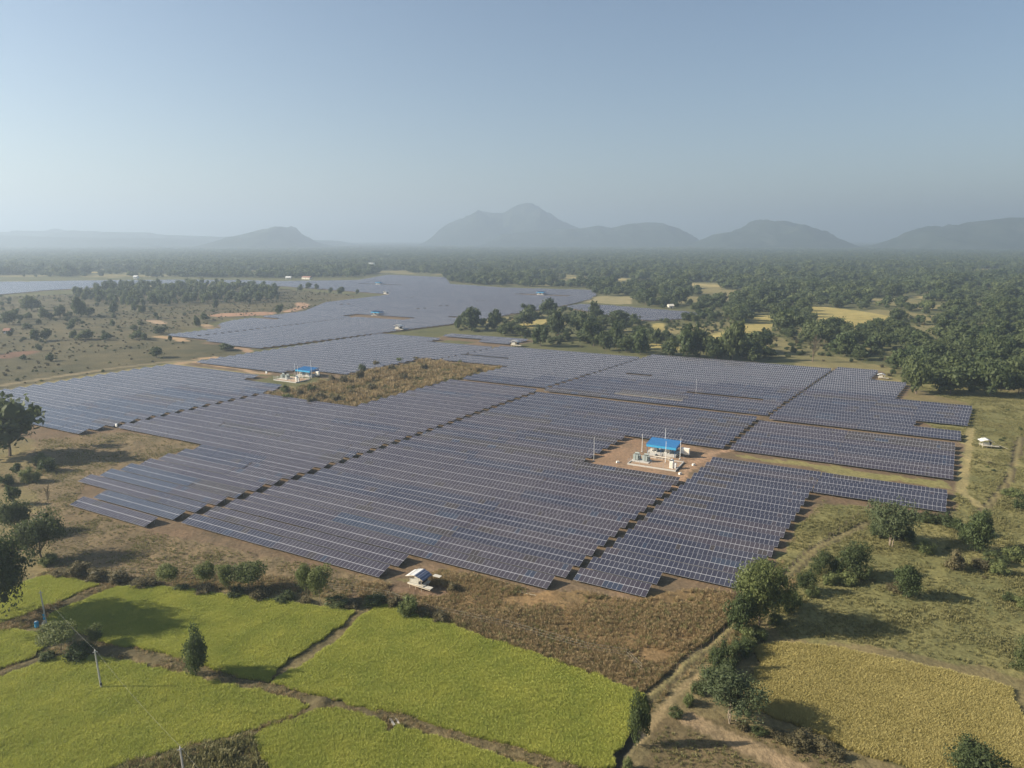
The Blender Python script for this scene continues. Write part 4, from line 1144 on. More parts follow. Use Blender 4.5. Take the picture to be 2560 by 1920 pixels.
# beyond: single far trees, then patches of wood
x, y = jitter_grid(-3600, 3600, 1700, 4200, 19, r)
m = (np.abs(x) < 0.8 * y) & (r.uniform(0, 1, len(x)) < np.clip(0.25 + 1.1 * fbm(x, y, 260, 8, 3), 0, 0.95)) & ((y > 1900) | (np.abs(x) > 1400) | True) & clear_of(x, y)
x, y = x[m], y[m]; h2 = r.uniform(8, 15, len(x)); w2 = h2 * r.uniform(1.0, 1.6, len(x))
scatter('distant_wood', FAR, np.stack([x, y, np.zeros(len(x)) - 0.2], 1), np.stack([w2, w2, h2], 1), r.uniform(0, 6.28, len(x)), r.choice(5, len(x), p=[.3, .3, .15, .1, .15]), 'distant woodland fading into the haze', 'woodland')
x, y = jitter_grid(-11500, 11500, 4000, 12500, 62, r)
m = (np.abs(x) < 0.85 * y) & (np.hypot(x, y) < 13500) & (r.uniform(0, 1, len(x)) < 0.72)
x, y = x[m], y[m]; w2 = r.uniform(60, 100, len(x)); h2 = r.uniform(38, 70, len(x))
scatter('horizon_wood', CLUMP, np.stack([x, y, np.zeros(len(x)) - 1.5], 1), np.stack([w2, w2, h2], 1), r.uniform(0, 6.28, len(x)), r.integers(0, 4, len(x)), 'horizon woodland below the hills', 'woodland')


# ---- bushes
def bush_proto(seed, leafmat, leaves=90, clumps=18, leaf=0.062):
    rr = np.random.default_rng(seed)
    Vs, Fs, Ts = [], [], []; n0 = 0
    for k in range(clumps):
        a = rr.uniform(0, 6.28); q = rr.uniform(0, 1) ** 0.6 * 0.36
        rad = rr.uniform(0.12, 0.2)
        c = np.array([math.cos(a) * q, math.sin(a) * q, rr.uniform(0.1, 0.9 - q * 1.1)])
        sq = np.array([1, 1, rr.uniform(1.0, 1.6)])
        t = rr.uniform(0, 1)
        v = ICO_V * rr.uniform(0.7, 1.1, (len(ICO_V), 1)) * rad * 0.65 * sq + c
        Vs.append(v); Fs.append(ICO_F + n0); Ts.append(np.full(len(v), t * .6)); n0 += len(v)
        d = unit(rr.normal(size=(leaves, 3)) + np.array([0, 0, 0.2]))
        p = c + d * rad * rr.uniform(0.7, 1.25, (leaves, 1)) * sq
        v, f, tt = leaf_tris(rr, p, unit(d + rr.normal(size=(leaves, 3)) * .6), leaf, np.clip(t * .6 + rr.uniform(0, .4, leaves), 0, 1))
        Vs.append(v); Fs.append(f + n0); Ts.append(tt); n0 += len(v)
    V = np.concatenate(Vs); V[:, 2] = np.maximum(V[:, 2], -0.05)
    return with_tone(np_mesh('bush', V, np.concatenate(Fs), [M[leafmat]]), np.concatenate(Ts))


BUSH = {'g': [bush_proto(900 + q, 'leaf') for q in range(2)], 'l': [bush_proto(910 + q, 'leaf_light') for q in range(2)], 'd': [bush_proto(920 + q, 'leaf_dark') for q in range(2)], 'b': [bush_proto(930 + q, 'leaf_brown') for q in range(2)]}
BW = {'g': 'green leafy bush', 'l': 'bright green bush', 'd': 'dark green bush', 'b': 'brownish dry bush'}
BUSHES = {}
for i, (x, y, h, w, tone) in enumerate(DATA['B']):
    s_, v_ = uv_of(np.array([x]), np.array([y]))
    if -260 < s_[0] < -190 and 205 < v_[0] < 345:
        tone = 'l' if tone == 'd' else ('b' if i % 2 else tone); w *= 0.8; h *= 0.8
    elif tone == 'd' and -75 < x < 5 and y > 118:
        tone = 'b' if i % 2 else 'g'; w *= 0.8; h *= 0.75
    rr = random.Random(i)
    o = bpy.data.objects.new('bush', rr.choice(BUSH[tone]))
    o.location = (x, y, gz(x, y) - 0.05); o.rotation_euler = (0, 0, rr.uniform(0, 6.28)); h = max(h, w * 0.42); w = min(w, 5.5); o.scale = (w * 1.05, w * 0.9, h * 1.1)
    s_, v_ = uv_of(np.array([x]), np.array([y]))
    if -260 < s_[0] < -190 and 205 < v_[0] < 345: where, g = 'in the overgrown clearing inside the solar field', 'clearing'
    elif x < -95: where, g = 'on the left edge before the solar block', 'left edge'
    elif x < 5: where, g = 'along the edge of the green paddies', 'paddy edge'
    elif y < 118: where, g = 'beside the yellow field', 'yellow field edge'
    else: where, g = 'on the right hand grass beyond the fence', 'right grass'
    tag(o, BW[tone] + ' ' + where, 'bush', BW[tone] + 'es by the ' + g)
    link(o)
    BUSHES.setdefault(o['label'], []).append((x / y, o))
for lab, mem in BUSHES.items():
    mem.sort(key=lambda q: q[0])
    if len(mem) > 1:
        for q, (_, o) in enumerate(mem): o['label'] = lab + ', ' + ('leftmost' if q == 0 else ('rightmost' if q == len(mem) - 1 else ORD[q + 1] + ' from left'))


# ---- grass and rice: blades in tufts
def tuft(seed, blades, height, spread, width, matname):
    rr = np.random.default_rng(seed)
    a = rr.uniform(0, 6.28, blades); q = rr.uniform(0, 1, blades) ** 0.5 * spread
    bx, by = np.cos(a) * q, np.sin(a) * q
    ln = rr.uniform(0.12, 0.5, blades) * height; la = a + rr.normal(size=blades) * 0.8
    hgt = height * rr.uniform(0.65, 1.1, blades)
    tx, ty = bx + np.cos(la) * ln, by + np.sin(la) * ln
    wx, wy = -np.sin(la) * width, np.cos(la) * width
    mx, my = bx + np.cos(la) * ln * .35, by + np.sin(la) * ln * .35
    z0 = np.full(blades, -0.05)
    V = np.stack([np.stack([bx - wx * .5, by - wy * .5, z0], 1), np.stack([bx + wx * .5, by + wy * .5, z0], 1), np.stack([mx + wx, my + wy, hgt * .7], 1), np.stack([mx - wx, my - wy, hgt * .7], 1), np.stack([tx, ty, hgt * .98], 1)], 1).reshape(-1, 3)
    k = np.arange(blades)[:, None] * 5
    F = np.concatenate([k + np.array([[0, 1, 2]]), k + np.array([[0, 2, 3]]), k + np.array([[3, 2, 4]])])
    return with_tone(np_mesh('tuft', V, F, [M[matname]]), np.repeat(rr.uniform(0, 1, blades), 5))


RICE = [tuft(10 + q, 34, 0.60, 0.26, 0.018, 'rice') for q in range(3)]
RIPE = [tuft(20 + q, 34, 0.60, 0.26, 0.018, 'rice_ripe') for q in range(3)]
DRY = [tuft(30 + q, 24, 0.70, 0.30, 0.022, 'dry') for q in range(3)] + [tuft(35, 24, 0.6, 0.30, 0.024, 'olive')]
OLV = [tuft(40 + q, 20, 0.34, 0.34, 0.035, 'olive') for q in range(3)] + [tuft(45, 20, 0.42, 0.34, 0.03, 'olive')]

r = np.random.default_rng(77)
NAMES = {'paddy_a': 'narrow green rice paddy at the left behind the far power pole', 'paddy_b': 'small green rice paddy on the left edge', 'paddy_c': 'green rice paddy below the row of light green trees',
         'paddy_d': 'large green rice paddy in the lower left corner', 'paddy_e': 'yellow green rice paddy at the bottom centre', 'paddy_f': 'largest green rice paddy in the lower middle', 'paddy_g': 'ripe golden rice paddy in the lower right'}
for k, p in PAD.items():
    if not k.startswith('paddy'): continue
    P = np.array(p); step = 0.27
    x, y = jitter_grid(P[:, 0].min(), P[:, 0].max(), P[:, 1].min(), P[:, 1].max(), step, r)
    m = inside(x + (vnoise(x, y, 1.5, 2) - .5) * 1.0, y + (vnoise(x, y, 1.5, 3) - .5) * 1.0, p) & (np.abs(x) < 0.76 * y + 6) & (y > 74)
    x, y = x[m], y[m]
    sc = r.uniform(0.85, 1.12, len(x)) * (0.9 + 0.2 * vnoise(x, y, 4.0, 8))
    z = ground_z(x, y) * 0.6
    scatter('rice_paddy', RIPE if k == 'paddy_g' else RICE, np.stack([x, y, z], 1), sc, r.uniform(0, 6.28, len(x)), r.integers(0, 3, len(x)), NAMES[k], 'rice')


def grass(name, protos, mask_fn, box, step, smin, smax, label, thin=1.0, seed=1):
    rr = np.random.default_rng(seed)
    x, y = jitter_grid(*box, step, rr)
    m = mask_fn(x, y) & (np.abs(x) < 0.76 * y + 8)
    for k, p in PAD.items():
        if k.startswith('paddy'): m &= ~inside(x, y, p)
    for t in ('track_fence', 'rut_right', 'track_right', 'track_light'): m &= line_dist(x, y, LN[t]) > 1.2
    m &= line_dist(x, y, LN['sandy']) > 2.2
    m &= line_dist(x, y, LN['hutpatch']) > 2.8
    dn = fbm(x, y, 6, seed + 50, 3)
    m &= rr.uniform(0, 1, len(x)) < np.clip((dn - 0.25) * 2.2 * thin, 0.02, 1)
    x, y = x[m], y[m]
    s = rr.uniform(smin, smax, len(x)) * (0.6 + 0.8 * vnoise(x, y, 5, seed))
    scatter(name, protos, np.stack([x, y, ground_z(x, y)], 1), s, rr.uniform(0, 6.28, len(x)), rr.choice(len(protos), len(x)), label, 'grass')


grass('dry_grass', DRY, lambda x, y: inside(x, y, ZN['dry_grass']), (-40, 60, 90, 150), 0.38, 0.5, 1.15, 'tall brown dry grass in front of the solar tables', 1.6, 3)
grass('short_grass', OLV, lambda x, y: inside(x, y, ZN['grass_right']) & ~farm_mask(x, y, -1), (20, 260, 100, 330), 0.58, 0.6, 1.5, 'olive grass on the right of the solar field', 0.9, 5)
def _bund(x, y):
    d = np.minimum.reduce([line_dist(x, y, LN[n]) for n in ('bund_ab', 'bund_bd', 'bund_de', 'bund_ef', 'front_edge', 'fence_front', 'track_fence')])
    return (d < 3.2) & ~farm_mask(x, y, -2)
grass('bank_grass', DRY + OLV[:3], _bund, (-130, 60, 74, 170), 0.36, 0.4, 1.0, 'rough brown grass on the banks between the paddies', 1.9, 7)
def _clear(x, y):
    s, v = uv_of(x, y)
    return (s > -249) & (s < -197) & (v > 219) & (v < 330)
grass('clearing_grass', OLV + DRY[:2], _clear, (-140, 20, 270, 440), 0.85, 1.6, 3.4, 'overgrown dry grass in the clearing inside the solar field', 1.4, 9)
grass('field_grass', OLV, lambda x, y: inside(x, y, ZN['bare_left']) | inside(x, y, ZN['brown_front']), (-190, 50, 74, 260), 0.6, 0.35, 0.95, 'sparse dry grass on bare brown ground', 1.0, 11)

grass('gap_grass', OLV + DRY[3:], lambda x, y: inside(x, y, ZN['brown_gap']), (-60, -10, 72, 100), 0.42, 0.9, 1.9, 'rough grass between the two bottom paddies', 1.6, 13)
# undergrowth at the feet of the woods and low scrub on the left land
r = np.random.default_rng(99)
low = BUSH['g'] + BUSH['d'] + BUSH['b'] + BUSH['l']
x, y = jitter_grid(-60, 420, 300, 640, 5.2, r)
m = (inside(x, y, FP) | inside(x, y - 9, FP)) & ~farm_mask(x, y, 2.5) & (np.abs(x) < 0.76 * y) & (r.uniform(0, 1, len(x)) < 0.34) & clear_of(x, y)
x, y = x[m], y[m]; w = r.uniform(1.6, 4.6, len(x)); h = w * r.uniform(0.45, 0.9, len(x))
scatter('undergrowth', low, np.stack([x, y, np.zeros(len(x))], 1), np.stack([w, w, h], 1), r.uniform(0, 6.28, len(x)), r.choice(8, len(x), p=[.22, .22, .15, .15, .06, .06, .07, .07]), 'low undergrowth along the foot of the woods', 'undergrowth')
x, y = jitter_grid(-900, -60, 300, 1000, 5.0, r)
m = (inside(x, y, DATA['scrub']) | inside(x, y, ZN['scrub_left'])) & ~farm_mask(x, y, 3) & (r.uniform(0, 1, len(x)) < np.clip(fbm(x, y, 45, 61, 3) * 1.5 - 0.45, 0.03, 0.8))
for nm in ('path_l1', 'path_l3', 'path_l5', 'path_l6', 'path_l9'): m &= line_dist(x, y, LN[nm]) > 4
x, y = x[m], y[m]; w = r.uniform(0.7, 2.6, len(x)); h = w * r.uniform(0.45, 0.8, len(x))
scatter('scrub', low, np.stack([x, y, np.zeros(len(x))], 1), np.stack([w, w, h], 1), r.uniform(0, 6.28, len(x)), r.choice(8, len(x), p=[.10, .10, .07, .07, .28, .28, .05, .05]), 'low scrub dotted over the left grassland', 'scrub')
x, y = jitter_grid(25, 260, 105, 330, 4.0, r)
m = inside(x, y, ZN['grass_right']) & ~farm_mask(x, y, 2) & (r.uniform(0, 1, len(x)) < np.clip(fbm(x, y, 14, 71, 3) * 1.6 - 0.75, 0.0, 0.5)) & (np.abs(x) < 0.76 * y)
for nm in ('track_right', 'rut_right', 'track_fence'): m &= line_dist(x, y, LN[nm]) > 2
x, y = x[m], y[m]; w = r.uniform(0.6, 1.8, len(x)); h = w * r.uniform(0.4, 0.65, len(x))
scatter('weeds', low, np.stack([x, y, ground_z(x, y) - 0.05], 1), np.stack([w, w, h], 1), r.uniform(0, 6.28, len(x)), r.choice(8, len(x), p=[.12, .12, .03, .03, .25, .25, .1, .1]), 'weeds dotted over the right hand grass', 'weeds')

# ------------------------------------------------------------------ inverter stations
def local(root_xy, a, b):
    return (root_xy[0] + a * CU + b * SU, root_xy[1] - a * SU + b * CU)


PT = DATA['pts']


def station(xy, where, full):
    rz = -TH
    def at(a, b): x, y = local(xy, a, b); return (x, y, 0.0)
    if full:
        y_ = empty('equipment_yard', at(0, 0), rz)
        tag(y_, 'raised tan gravel yard with low kerb under ' + where, 'gravel yard')
        MB().box((1.0, -9.6, 0.02), (14.6, 9.4, 0.36)).build('gravel_bed', M['gravel'], y_)
        k = MB()
        k.box((1.0, -14.42, 0.12), (15.2, 0.24, 0.6)); k.box((1.0, -4.78, 0.12), (15.2, 0.24, 0.6)); k.box((-6.42, -9.6, 0.13), (0.24, 9.36, 0.6)); k.box((8.42, -9.6, 0.13), (0.24, 9.36, 0.6))
        k.build('kerb', M['concrete'], y_)
        p = MB(); p.box((-3.6, -9.6, 0.28), (5.4, 3.6, 0.3)); p.build('plinth', M['concrete'], y_)
        f = empty('yard_fence', at(0, 0), rz); tag(f, 'thin wire fence on posts around the gravel yard of ' + where, 'fence')
        cor = [(-6.4, -14.4), (8.4, -14.4), (8.4, -4.8), (-6.4, -4.8)]
        for (a0, b0), (a1, b1) in zip(cor, cor[1:] + cor[:1]):
            n = 4
            for q in range(n):
                MB().box((a0 + (a1 - a0) * q / n, b0 + (b1 - b0) * q / n, 1.1), (0.07, 0.07, 1.9)).build('post', M['steel'], f)
        w = MB()
        for h in (1.0, 1.5, 2.0):
            for (a0, b0), (a1, b1) in zip(cor, cor[1:] + cor[:1]):
                w.tube([(a0, b0, h), (a1, b1, h)], [0.012, 0.012], 3, cap=False)
        w.build('wire', M['steel'], f)
    # canopy
    c = empty('canopy_shelter', at(0, 0), rz); tag(c, 'blue roofed open shelter over white cabinets at ' + where, 'shelter')
    b = MB(); b.box((0, 2.0, 3.72), (10.0, 6.6, 0.08), rx=R(5.5)); 
    for q in range(26): b.box((-4.9 + q * 0.392, 2.0, 3.78), (0.05, 6.6, 0.05), rx=R(5.5))
    rf = b.build('roof', M['blue'] if full else M['bluepost'], c)
    for q in range(4): MB().box((-3.66 + q * 2.44, -1.22, 2.98), (2.40, 0.05, 0.80)).build('fascia_panel', M['lightblue'], rf)
    MB().box((-4.88, 2.0, 3.05), (0.05, 6.2, 0.7)).build('side_panel', M['blue'], rf)
    MB().box((4.88, 2.0, 3.05), (0.05, 6.2, 0.7)).build('side_panel', M['blue'], rf)
    for a in (-4.5, 0, 4.5):
        for bb in (-1.1, 5.0):
            MB().box((a, bb, 1.7), (0.14, 0.14, 3.6)).build('post', M['bluepost'], c)
    sl = MB(); sl.box((0, 1.8, 0.35), (9.4, 5.2, 0.8)); sl.box((-2.6, -1.6, 0.25), (2.0, 1.8, 0.5)); sl.build('floor_slab', M['concrete'], c)
    for q, a in enumerate((-2.6, 1.6)):
        i = empty('inverter_cabinet', (*local(xy, a, 0.9), 0.76), rz)
        tag(i, ('left' if q == 0 else 'right') + ' tall white cabinet under the blue roof at ' + where, 'cabinet')
        hs = MB().box((0, 0.4, 1.0), (1.7, 2.6, 2.0)).build('housing', M['white'], i)
        for s_ in (-0.42, 0.42): MB().box((s_, -0.92, 1.0), (0.76, 0.05, 1.8)).build('door', M['cream'], hs)
        for s_ in (-0.42, 0.42): MB().box((s_, -0.95, 0.45), (0.5, 0.04, 0.35)).build('vent', M['dark'], hs)
        MB().box((0.87, 0.4, 1.2), (0.04, 1.6, 1.0)).build('vent', M['greygreen'], hs)
        MB().box((0, 0.4, 2.05), (1.85, 2.75, 0.08)).build('top_plate', M['white'], i)
    if full:
        for q, a in enumerate((-5.2, -2.2)):
            t = empty('transformer', (*local(xy, a, -9.4), 0.42), rz)
            tag(t, ('left' if q == 0 else 'right') + ' grey finned transformer on concrete plinth at ' + where, 'transformer')
            tk = MB().box((0, 0, 0.85), (1.5, 1.2, 1.5)).build('tank', M['greygreen'], t)
            for s_ in (-1, 1):
                fb = MB()
                for n in range(5): fb.box((s_ * 0.95, -0.5 + n * 0.25, 0.95), (0.36, 0.07, 1.35))
                fb.box((s_ * 0.8, 0, 1.5), (0.12, 1.1, 0.1)); fb.build('radiator', M['greygreen'], t)
            fb = MB(); fb.box((-0.45, -0.85, 0.95), (0.55, 0.3, 1.5)); fb.box((0.3, -0.85, 0.95), (0.55, 0.3, 1.5)); fb.build('radiator', M['greygreen'], t)
            MB().tube([(-0.7, 0.3, 2.0), (0.7, 0.3, 2.0)], [0.26, 0.26], 10).box((0, 0.3, 1.68), (0.2, 0.2, 0.3)).build('oil_conservator', M['greygreen'], tk)
            bu = MB()
            for n in (-0.4, 0, 0.4): bu.tube([(n, -0.2, 1.6), (n, -0.2, 2.05)], [0.09, 0.05], 6)
            bu.build('bushing', M['dark'], tk)
        k = empty('switchgear_kiosk', (*local(xy, 6.6, -12.0), 0.2), rz); tag(k, 'narrow white kiosk with domed top at the front corner of ' + where, 'kiosk')
        hs = MB().box((0, 0, 1.1), (1.1, 1.0, 2.2)).build('housing', M['white'], k)
        MB().tube([(0, -0.5, 2.2), (0, 0.5, 2.2)], [0.56, 0.56], 14).build('domed_top', M['white'], k)
        MB().box((1.1, 0.1, 0.9), (0.6, 0.7, 1.7)).build('side_box', M['white'], k)
        MB().box((0, -0.53, 1.1), (0.8, 0.04, 1.7)).build('door', M['cream'], hs)
        cb = empty('control_cabinet', (*local(xy, 7.2, 1.4), 0.0), rz); tag(cb, 'pair of white cabinets on a dark stand right of ' + where, 'cabinet')
        hs = MB().box((0.5, 0, 2.0), (1.7, 0.9, 2.0)).build('housing', M['white'], cb)
        MB().box((-1.0, 0.8, 1.9), (1.2, 0.8, 1.8)).build('housing', M['white'], cb)
        MB().box((0.5, -0.47, 2.0), (1.5, 0.04, 1.8)).build('door', M['cream'], hs)
        for a in (-1.4, -0.5, 0.0, 1.2): MB().box((a, 0.2, 0.5), (0.1, 0.1, 1.05)).build('leg', M['dark'], cb)
        ct = MB(); ct.box((1.6, -5.2, 1.0), (5.4, 0.5, 0.12)); 
        for a in (-0.6, 1.6, 3.8): ct.box((a, -5.2, 0.5), (0.1, 0.1, 1.0))
        o = ct.build('cable_tray', M['cream']); o.location = at(0, 0); o.rotation_euler = (0, 0, rz); tag(o, 'pale cable tray on posts between canopy and yard at ' + where, 'cable tray')
        pp = [(-6.7, 0.2, 6.2, 'left of'), (6.4, -1.7, 7.0, 'right of'), (3.5, -8.0, 7.2, 'in front of'), (-0.6, 5.4, 7.4, 'behind')]
        for a, b2, h, w in pp:
            lightning_pole((*local(xy, a, b2), 0.0), h, 'slim white lightning pole ' + w + ' the canopy at ' + where)


def lightning_pole(loc, h, label, k=1.0):
    p = empty('lightning_pole', loc); tag(p, label, 'pole', 'lightning poles')
    sh = MB().tube([(0, 0, -0.2), (0, 0, h * 0.6), (0, 0, h)], [0.09 * k, 0.075 * k, 0.05 * k], 8).build('shaft', M['white'], p)
    MB().tube([(0, 0, h), (0, 0, h + 0.9)], [0.02, 0.008], 5).build('rod', M['steel'], sh)
    MB().box((0, 0, 0.05), (0.5, 0.5, 0.3)).build('footing', M['concrete'], p)


station((48.4, 220.5), 'the near station', True)
station((PT['st2'][0] + 2, PT['st2'][1] + 4), 'the left station', True)
station(PT['st3'], 'the far middle station', False)
station(PT['st4'], 'the farthest station', False)
station(PT['st5'], 'the far right station', False)
lightning_pole((*PT['lp1'], 0), 8.0, 'tall white lightning pole at the left end of the station clearing', 0.7)
lightning_pole((*PT['lp2'], 0), 7.0, 'thin white lightning pole standing among the rear centre tables', 0.5)

# ------------------------------------------------------------------ watch huts
def hut(xy, label, tarp, rz=-TH, s=1.0, platform=True):
    h = empty('watch_hut', (xy[0], xy[1], gz(*xy)), rz); h.scale = (s, s, s); tag(h, label, 'hut')
    for a in (-1.35, 1.35):
        for b in (-1.1, 1.1):
            MB().tube([(a, b, -0.3), (a, b, 2.5)], [0.06, 0.05], 6).build('post', M['wood'], h)
    MB().tube([(0, -1.1, -0.3), (0, -1.1, 1.0)], [0.06, 0.05], 6).build('post', M['wood'], h)
    for q in range(5): MB().box((0.1 + (q % 2) * 0.15, -1.2 + q * 0.55, 1.0), (3.6, 0.48, 0.07)).build('floor_plank', M['plank'], h)
    MB().tube([(-1.6, -1.45, 0.92), (3.6, -1.5, 0.72)], [0.08, 0.06], 6).build('pole', M['wood'], h)
    MB().box((2.7, -0.9, 0.86), (1.8, 1.0, 0.06)).build('bench', M['plank'], h)
    MB().box((-0.3, -1.06, 1.62), (1.9, 0.05, 0.95)).build('wall_panel', M['plank'], h)
    MB().box((1.33, 0, 1.6), (0.05, 1.9, 0.9)).build('wall_panel', M['dark'], h)
    # gabled roof in separate sheets
    def sheet(x0, x1, z0, z1, y0, y1, m, n=4):
        mb = MB()
        for k in range(n):
            t0, t1 = k / n, (k + 1) / n
            a0, a1 = x0 + (x1 - x0) * t0, x0 + (x1 - x0) * t1
            c0 = z0 + (z1 - z0) * t0 + (0.05 if k % 2 else 0); c1 = z0 + (z1 - z0) * t1 + (0.05 if (k + 1) % 2 else 0)
            mb.quad([(a0, y0, c0), (a1, y0, c1), (a1, y1, c1), (a0, y1, c0)])
            mb.quad([(a0, y1, c0 - .04), (a1, y1, c1 - .04), (a1, y0, c1 - .04), (a0, y0, c0 - .04)])
        return mb.build('roof_sheet', m, h)
    sheet(-2.1, -0.9, 2.35, 2.75, -1.5, 1.5, M['tarp_white']); sheet(-0.95, 0.15, 2.80, 3.0, -1.6, 1.5, M['tarp_white'])
    sheet(0.1, 1.1, 3.02, 2.65, -1.6, 1.6, tarp); sheet(1.05, 2.0, 2.72, 2.2, -1.5, 1.6, tarp)
    MB().tube([(-2.0, -1.55, 2.42), (0.1, -1.65, 2.98), (2.0, -1.55, 2.22)], [0.05, 0.05, 0.05], 5).build('rafter', M['wood'], h)
    MB().tube([(-1.0, -1.6, 2.86), (-1.0, 1.6, 2.92)], [0.05, 0.05], 5).build('rafter', M['wood'], h)
    if platform: MB().box((3.3, 1.4, 2.35), (1.6, 0.9, 0.06)).build('awning_board', M['plank'], h)
    return h


hut(PT['hut1'], 'bamboo watch hut with patched tarpaulin roof in front of solar tables', M['tarp_blue'], -TH, 1.05)
hut(PT['hut2'], 'white and blue tented watch hut on the right hand grass', M['tarp_blue'], -0.2, 1.0, False)
hut(PT['hut3'], 'small white roofed hut behind the rear right solar steps', M['tarp_white'], -TH, 0.9, False)
hut(PT['hut4'], 'pale roofed hut on the alley between the far solar blocks', M['tarp_white'], -TH, 1.5, False)
hut(PT['hut5'], 'white roofed hut at the foot of the tree belt', M['tarp_white'], -TH, 1.4, False)
hut(PT['hut6'], 'grey roofed hut beside the farthest left solar rows', M['tarp_white'], -TH, 1.6, False)
o = MB().tube([(1.5, -0.5, 2.0), (6.0, -3.4, 0.1)], [0.05, 0.05], 6).build('prop_pole', M['wood']); o.location = (*PT['hut2'], gz(*PT['hut2'])); tag(o, 'long wooden pole leaning against the tented hut', 'pole')
o = MB().tube([(-2.3, 0.9, 0.12), (2.3, -0.9, 0.06)], [0.06, 0.05], 6).build('fallen_stick', M['wood']); o.location = (*PT['stick'], gz(*PT['stick'])); tag(o, 'pale pole lying in grass before the front solar tables', 'pole')

# ------------------------------------------------------------------ power line
tops = []
for nm, h, lab in (('pole2', 6.8, 'far concrete power pole at the left with blue boxes'), ('pole1', 6.6, 'middle concrete power pole standing in the green paddy'), ('pole3', 6.6, 'near concrete power pole cut by the bottom edge')):
    x, y = PT[nm]
    p = empty('power_pole', (x, y, gz(x, y)), 0.3); tag(p, lab, 'pole', 'power poles'); p.rotation_euler[1] = R(-2.0)
    MB().tube([(0, 0, -0.5), (0, 0, h)], [0.16, 0.11], 8).build('shaft', M['concrete'], p)
    ca = MB().box((0, 0, h - 0.25), (0.7, 0.08, 0.08)).build('cross_arm', M['steel'], p)
    MB().tube([(0.0, 0, h), (0, 0, h + 0.22)], [0.05, 0.04], 6).build('insulator', M['white'], ca)
    if nm == 'pole2':
        MB().box((-0.14, -0.12, 1.6), (0.3, 0.2, 0.5)).build('meter_box', M['lightblue'], p); MB().box((-0.14, -0.12, 2.25), (0.25, 0.2, 0.4)).build('meter_box', M['lightblue'], p)
    if nm == 'pole1': MB().box((0.1, -0.12, 0.9), (0.25, 0.2, 0.4)).build('meter_box', M['dark'], p)
    tops.append(Vector((x - 0.035 * h, y, gz(x, y) + h + 0.2)))
tops.append(tops[-1] + (tops[-1] - tops[-2]))
w = MB()
for a, b in zip(tops[:-1], tops[1:]):
    pts = [a.lerp(b, t / 12) - Vector((0, 0, 0.6 * 4 * (t / 12) * (1 - t / 12))) for t in range(13)]
    w.tube(pts, [0.009] * 13, 4, cap=False)
o = w.build('power_cable', M['cable']); tag(o, 'single overhead cable running from pole to pole across the paddies', 'cable')
x, y = PT['drum']
d = empty('water_drum', (x, y, gz(x, y))); tag(d, 'blue plastic drum near the foot of the far power pole', 'drum')
MB().tube([(0, 0, 0), (0, 0, 0.1), (0, 0, 1.0), (0, 0, 1.1)], [0.3, 0.34, 0.34, 0.26], 14).build('body', M['lightblue'], d)
MB().tube([(0, 0, 1.1), (0, 0, 1.18)], [0.2, 0.2], 10).build('cap', M['white'], d)
d = empty('straw_bundle', (x + 1.0, y + 0.3, gz(x, y))); tag(d, 'pale straw bundle beside the blue drum', 'straw')
MB().tube([(0, 0, 0), (0.1, 0, 0.6), (0.3, 0, 1.2)], [0.4, 0.35, 0.08], 8).build('sheaf', M['wood'], d)

# ------------------------------------------------------------------ fences
def fence(pts, step, label, h=1.7):
    f = empty('wire_fence', (pts[0][0], pts[0][1], 0)); tag(f, label, 'fence')
    o0 = Vector((pts[0][0], pts[0][1], 0)); last = None
    me = MB().tube([(0, 0, -0.3), (0, 0, h)], [0.04, 0.035], 5).mesh('post', [M['bark']])
    wires = MB()
    for (a, b) in zip(pts[:-1], pts[1:]):
        L = math.hypot(b[0] - a[0], b[1] - a[1]); n = max(1, int(L / step))
        for k in range(n):
            q = Vector((a[0] + (b[0] - a[0]) * k / n, a[1] + (b[1] - a[1]) * k / n, 0)); q.z = gz(q.x, q.y)
            o = bpy.data.objects.new('post', me); o.location = q - o0; o.rotation_euler = (random.uniform(-.05, .05), random.uniform(-.05, .05), 0); link(o, f)
            if last is not None:
                for hh in (0.5, 1.0, 1.5):
                    wires.tube([last - o0 + Vector((0, 0, hh)), q - o0 + Vector((0, 0, hh))], [0.006, 0.006], 3, cap=False)
            last = q
    wires.build('wire', M['steel'], f)


fence(LN['fence_right'], 3.4, 'post and wire fence along the rutted track right of the tables')
fence(LN['fence_front'], 4.2, 'post and wire fence between the paddies and the solar tables')

# ------------------------------------------------------------------ small white boxes and blocks
def junction_box(xy, label):
    c = empty('combiner_box', (xy[0], xy[1], gz(*xy)), -TH); tag(c, label, 'box')
    hs = MB().box((0, 0, 1.25), (0.9, 0.4, 1.0)).build('housing', M['white'], c)
    MB().box((0, -0.22, 1.25), (0.76, 0.03, 0.84)).build('door', M['white'], hs)
    for a in (-0.35, 0.35): MB().box((a, 0, 0.35), (0.06, 0.06, 0.9)).build('leg', M['steel'], c)


junction_box(PT['comb1'], 'white combiner box at the front corner of the left block')
junction_box(PT['comb2'], 'white combiner box on the path left of the left station')
for nm, lab in (('blk1', 'white marker block left of the near station yard'), ('blk2', 'white marker block right of the near station yard'), ('blk3', 'white marker block in front of the near station yard')):
    b = empty('marker_block', (*PT[nm], 0.0), random.uniform(0, 1)); tag(b, lab, 'block')
    MB().box((0, 0, 0.2), (0.9, 0.6, 0.6)).build('body', M['white'], b)
    MB().box((0, 0, 0.55), (0.7, 0.45, 0.1)).build('cap', M['cream'], b)

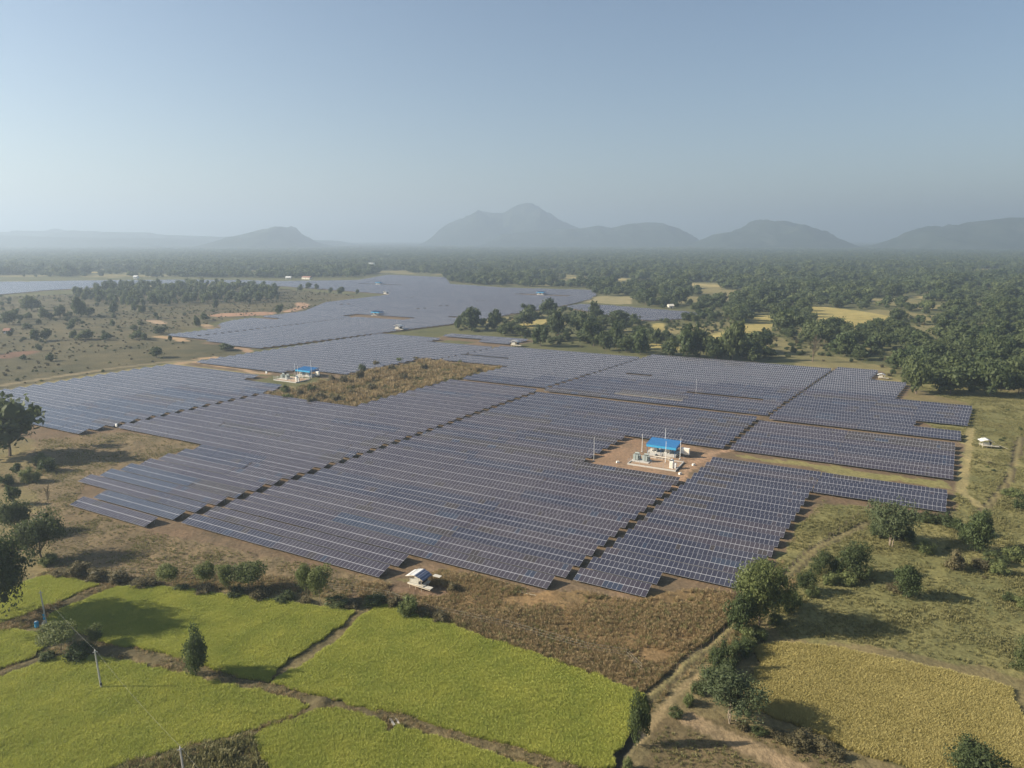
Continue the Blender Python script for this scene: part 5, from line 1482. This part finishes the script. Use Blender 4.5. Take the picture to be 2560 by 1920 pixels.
# ------------------------------------------------------------------ far houses
def house(xy, label, wall, roof, L=10, W=6, H=3.2, flat=False):
    h = empty('house', (xy[0], xy[1], 0), random.uniform(-0.5, 0.5)); tag(h, label, 'house')
    wl = MB().box((0, 0, H / 2 - 0.2), (L, W, H + 0.4)).build('wall', wall, h)
    if flat: MB().box((0, 0, H + 0.15), (L + 0.6, W + 0.6, 0.25)).build('roof', roof, h)
    else:
        e = 0.5; a, b = L / 2 + e, W / 2 + e; r_ = MB()
        r_.quad([(-a, -b, H - .2), (a, -b, H - .2), (a, 0, H + 1.7), (-a, 0, H + 1.7)]); r_.quad([(a, b, H - .2), (-a, b, H - .2), (-a, 0, H + 1.7), (a, 0, H + 1.7)])
        r_.quad([(-a, b, H - .2), (-a, -b, H - .2), (-a, 0, H + 1.7)]); r_.quad([(a, -b, H - .2), (a, b, H - .2), (a, 0, H + 1.7)]); r_.build('roof', roof, h)
    MB().box((0, -W / 2 - 0.02, 1.0), (1.0, 0.06, 2.0)).build('door', M['dark'], wl)
    for a in (-L / 3, L / 3): MB().box((a, -W / 2 - 0.02, 1.7), (1.1, 0.06, 1.1)).build('window', M['dark'], wl)


house(PT['house1'], 'tall white flat roofed house among far trees, left of centre', M['white'], M['white'], 12, 8, 14, True)
house(PT['house2'], 'long pale house at the far edge of the left solar rows', M['cream'], M['tile'], 18, 7, 3.4)
house(PT['house8'], 'low pale house beside the long one at the far left rows', M['cream'], M['white'], 9, 6, 3.2)
house(PT['house3'], 'tiny white house behind the bright far panel strip', M['white'], M['white'], 7, 6, 4)
house(PT['house4'], 'white house in the right hand far woods', M['cream'], M['white'], 10, 6, 5, True)
house(PT['house6'], 'small house under trees behind the far solar rows', M['cream'], M['tile'], 10, 6, 3.4)
house(PT['house9'], 'small white building behind the far small solar block', M['cream'], M['cream'], 5, 4, 2.6)
house(PT['house7'], 'little white hut on the left scrubland edge', M['white'], M['tile'], 4, 3, 2.2)

# bare earth banks beside the paddy outlet
o = MB().box((0, 0, 0.1), (0.3, 2.0, 0.3), rz=0.5).box((0.7, 0.3, 0.1), (0.25, 1.8, 0.35), rz=0.5).build('water_outlet', M['concrete']); o.location = (*PT['hole'], gz(*PT['hole'])); tag(o, 'small concrete water outlet in the bank between two paddies', 'outlet')

# ------------------------------------------------------------------ air
hm = bpy.data.materials.new('haze_air'); hm.use_nodes = True
nt = hm.node_tree; nt.nodes.clear()
ho = nt.nodes.new('ShaderNodeOutputMaterial'); pv = nt.nodes.new('ShaderNodeVolumePrincipled')
pv.inputs['Color'].default_value = (0.50, 0.61, 0.73, 1)
pv.inputs['Density'].default_value = 0.00028
pv.inputs['Anisotropy'].default_value = 0.35
nt.links.new(pv.outputs[0], ho.inputs['Volume'])
o = MB().box((0, 0, 224), (30000, 30000, 456)).build('haze', hm)
tag(o, 'pale haze lying over the whole plain', 'haze', None, 'stuff')
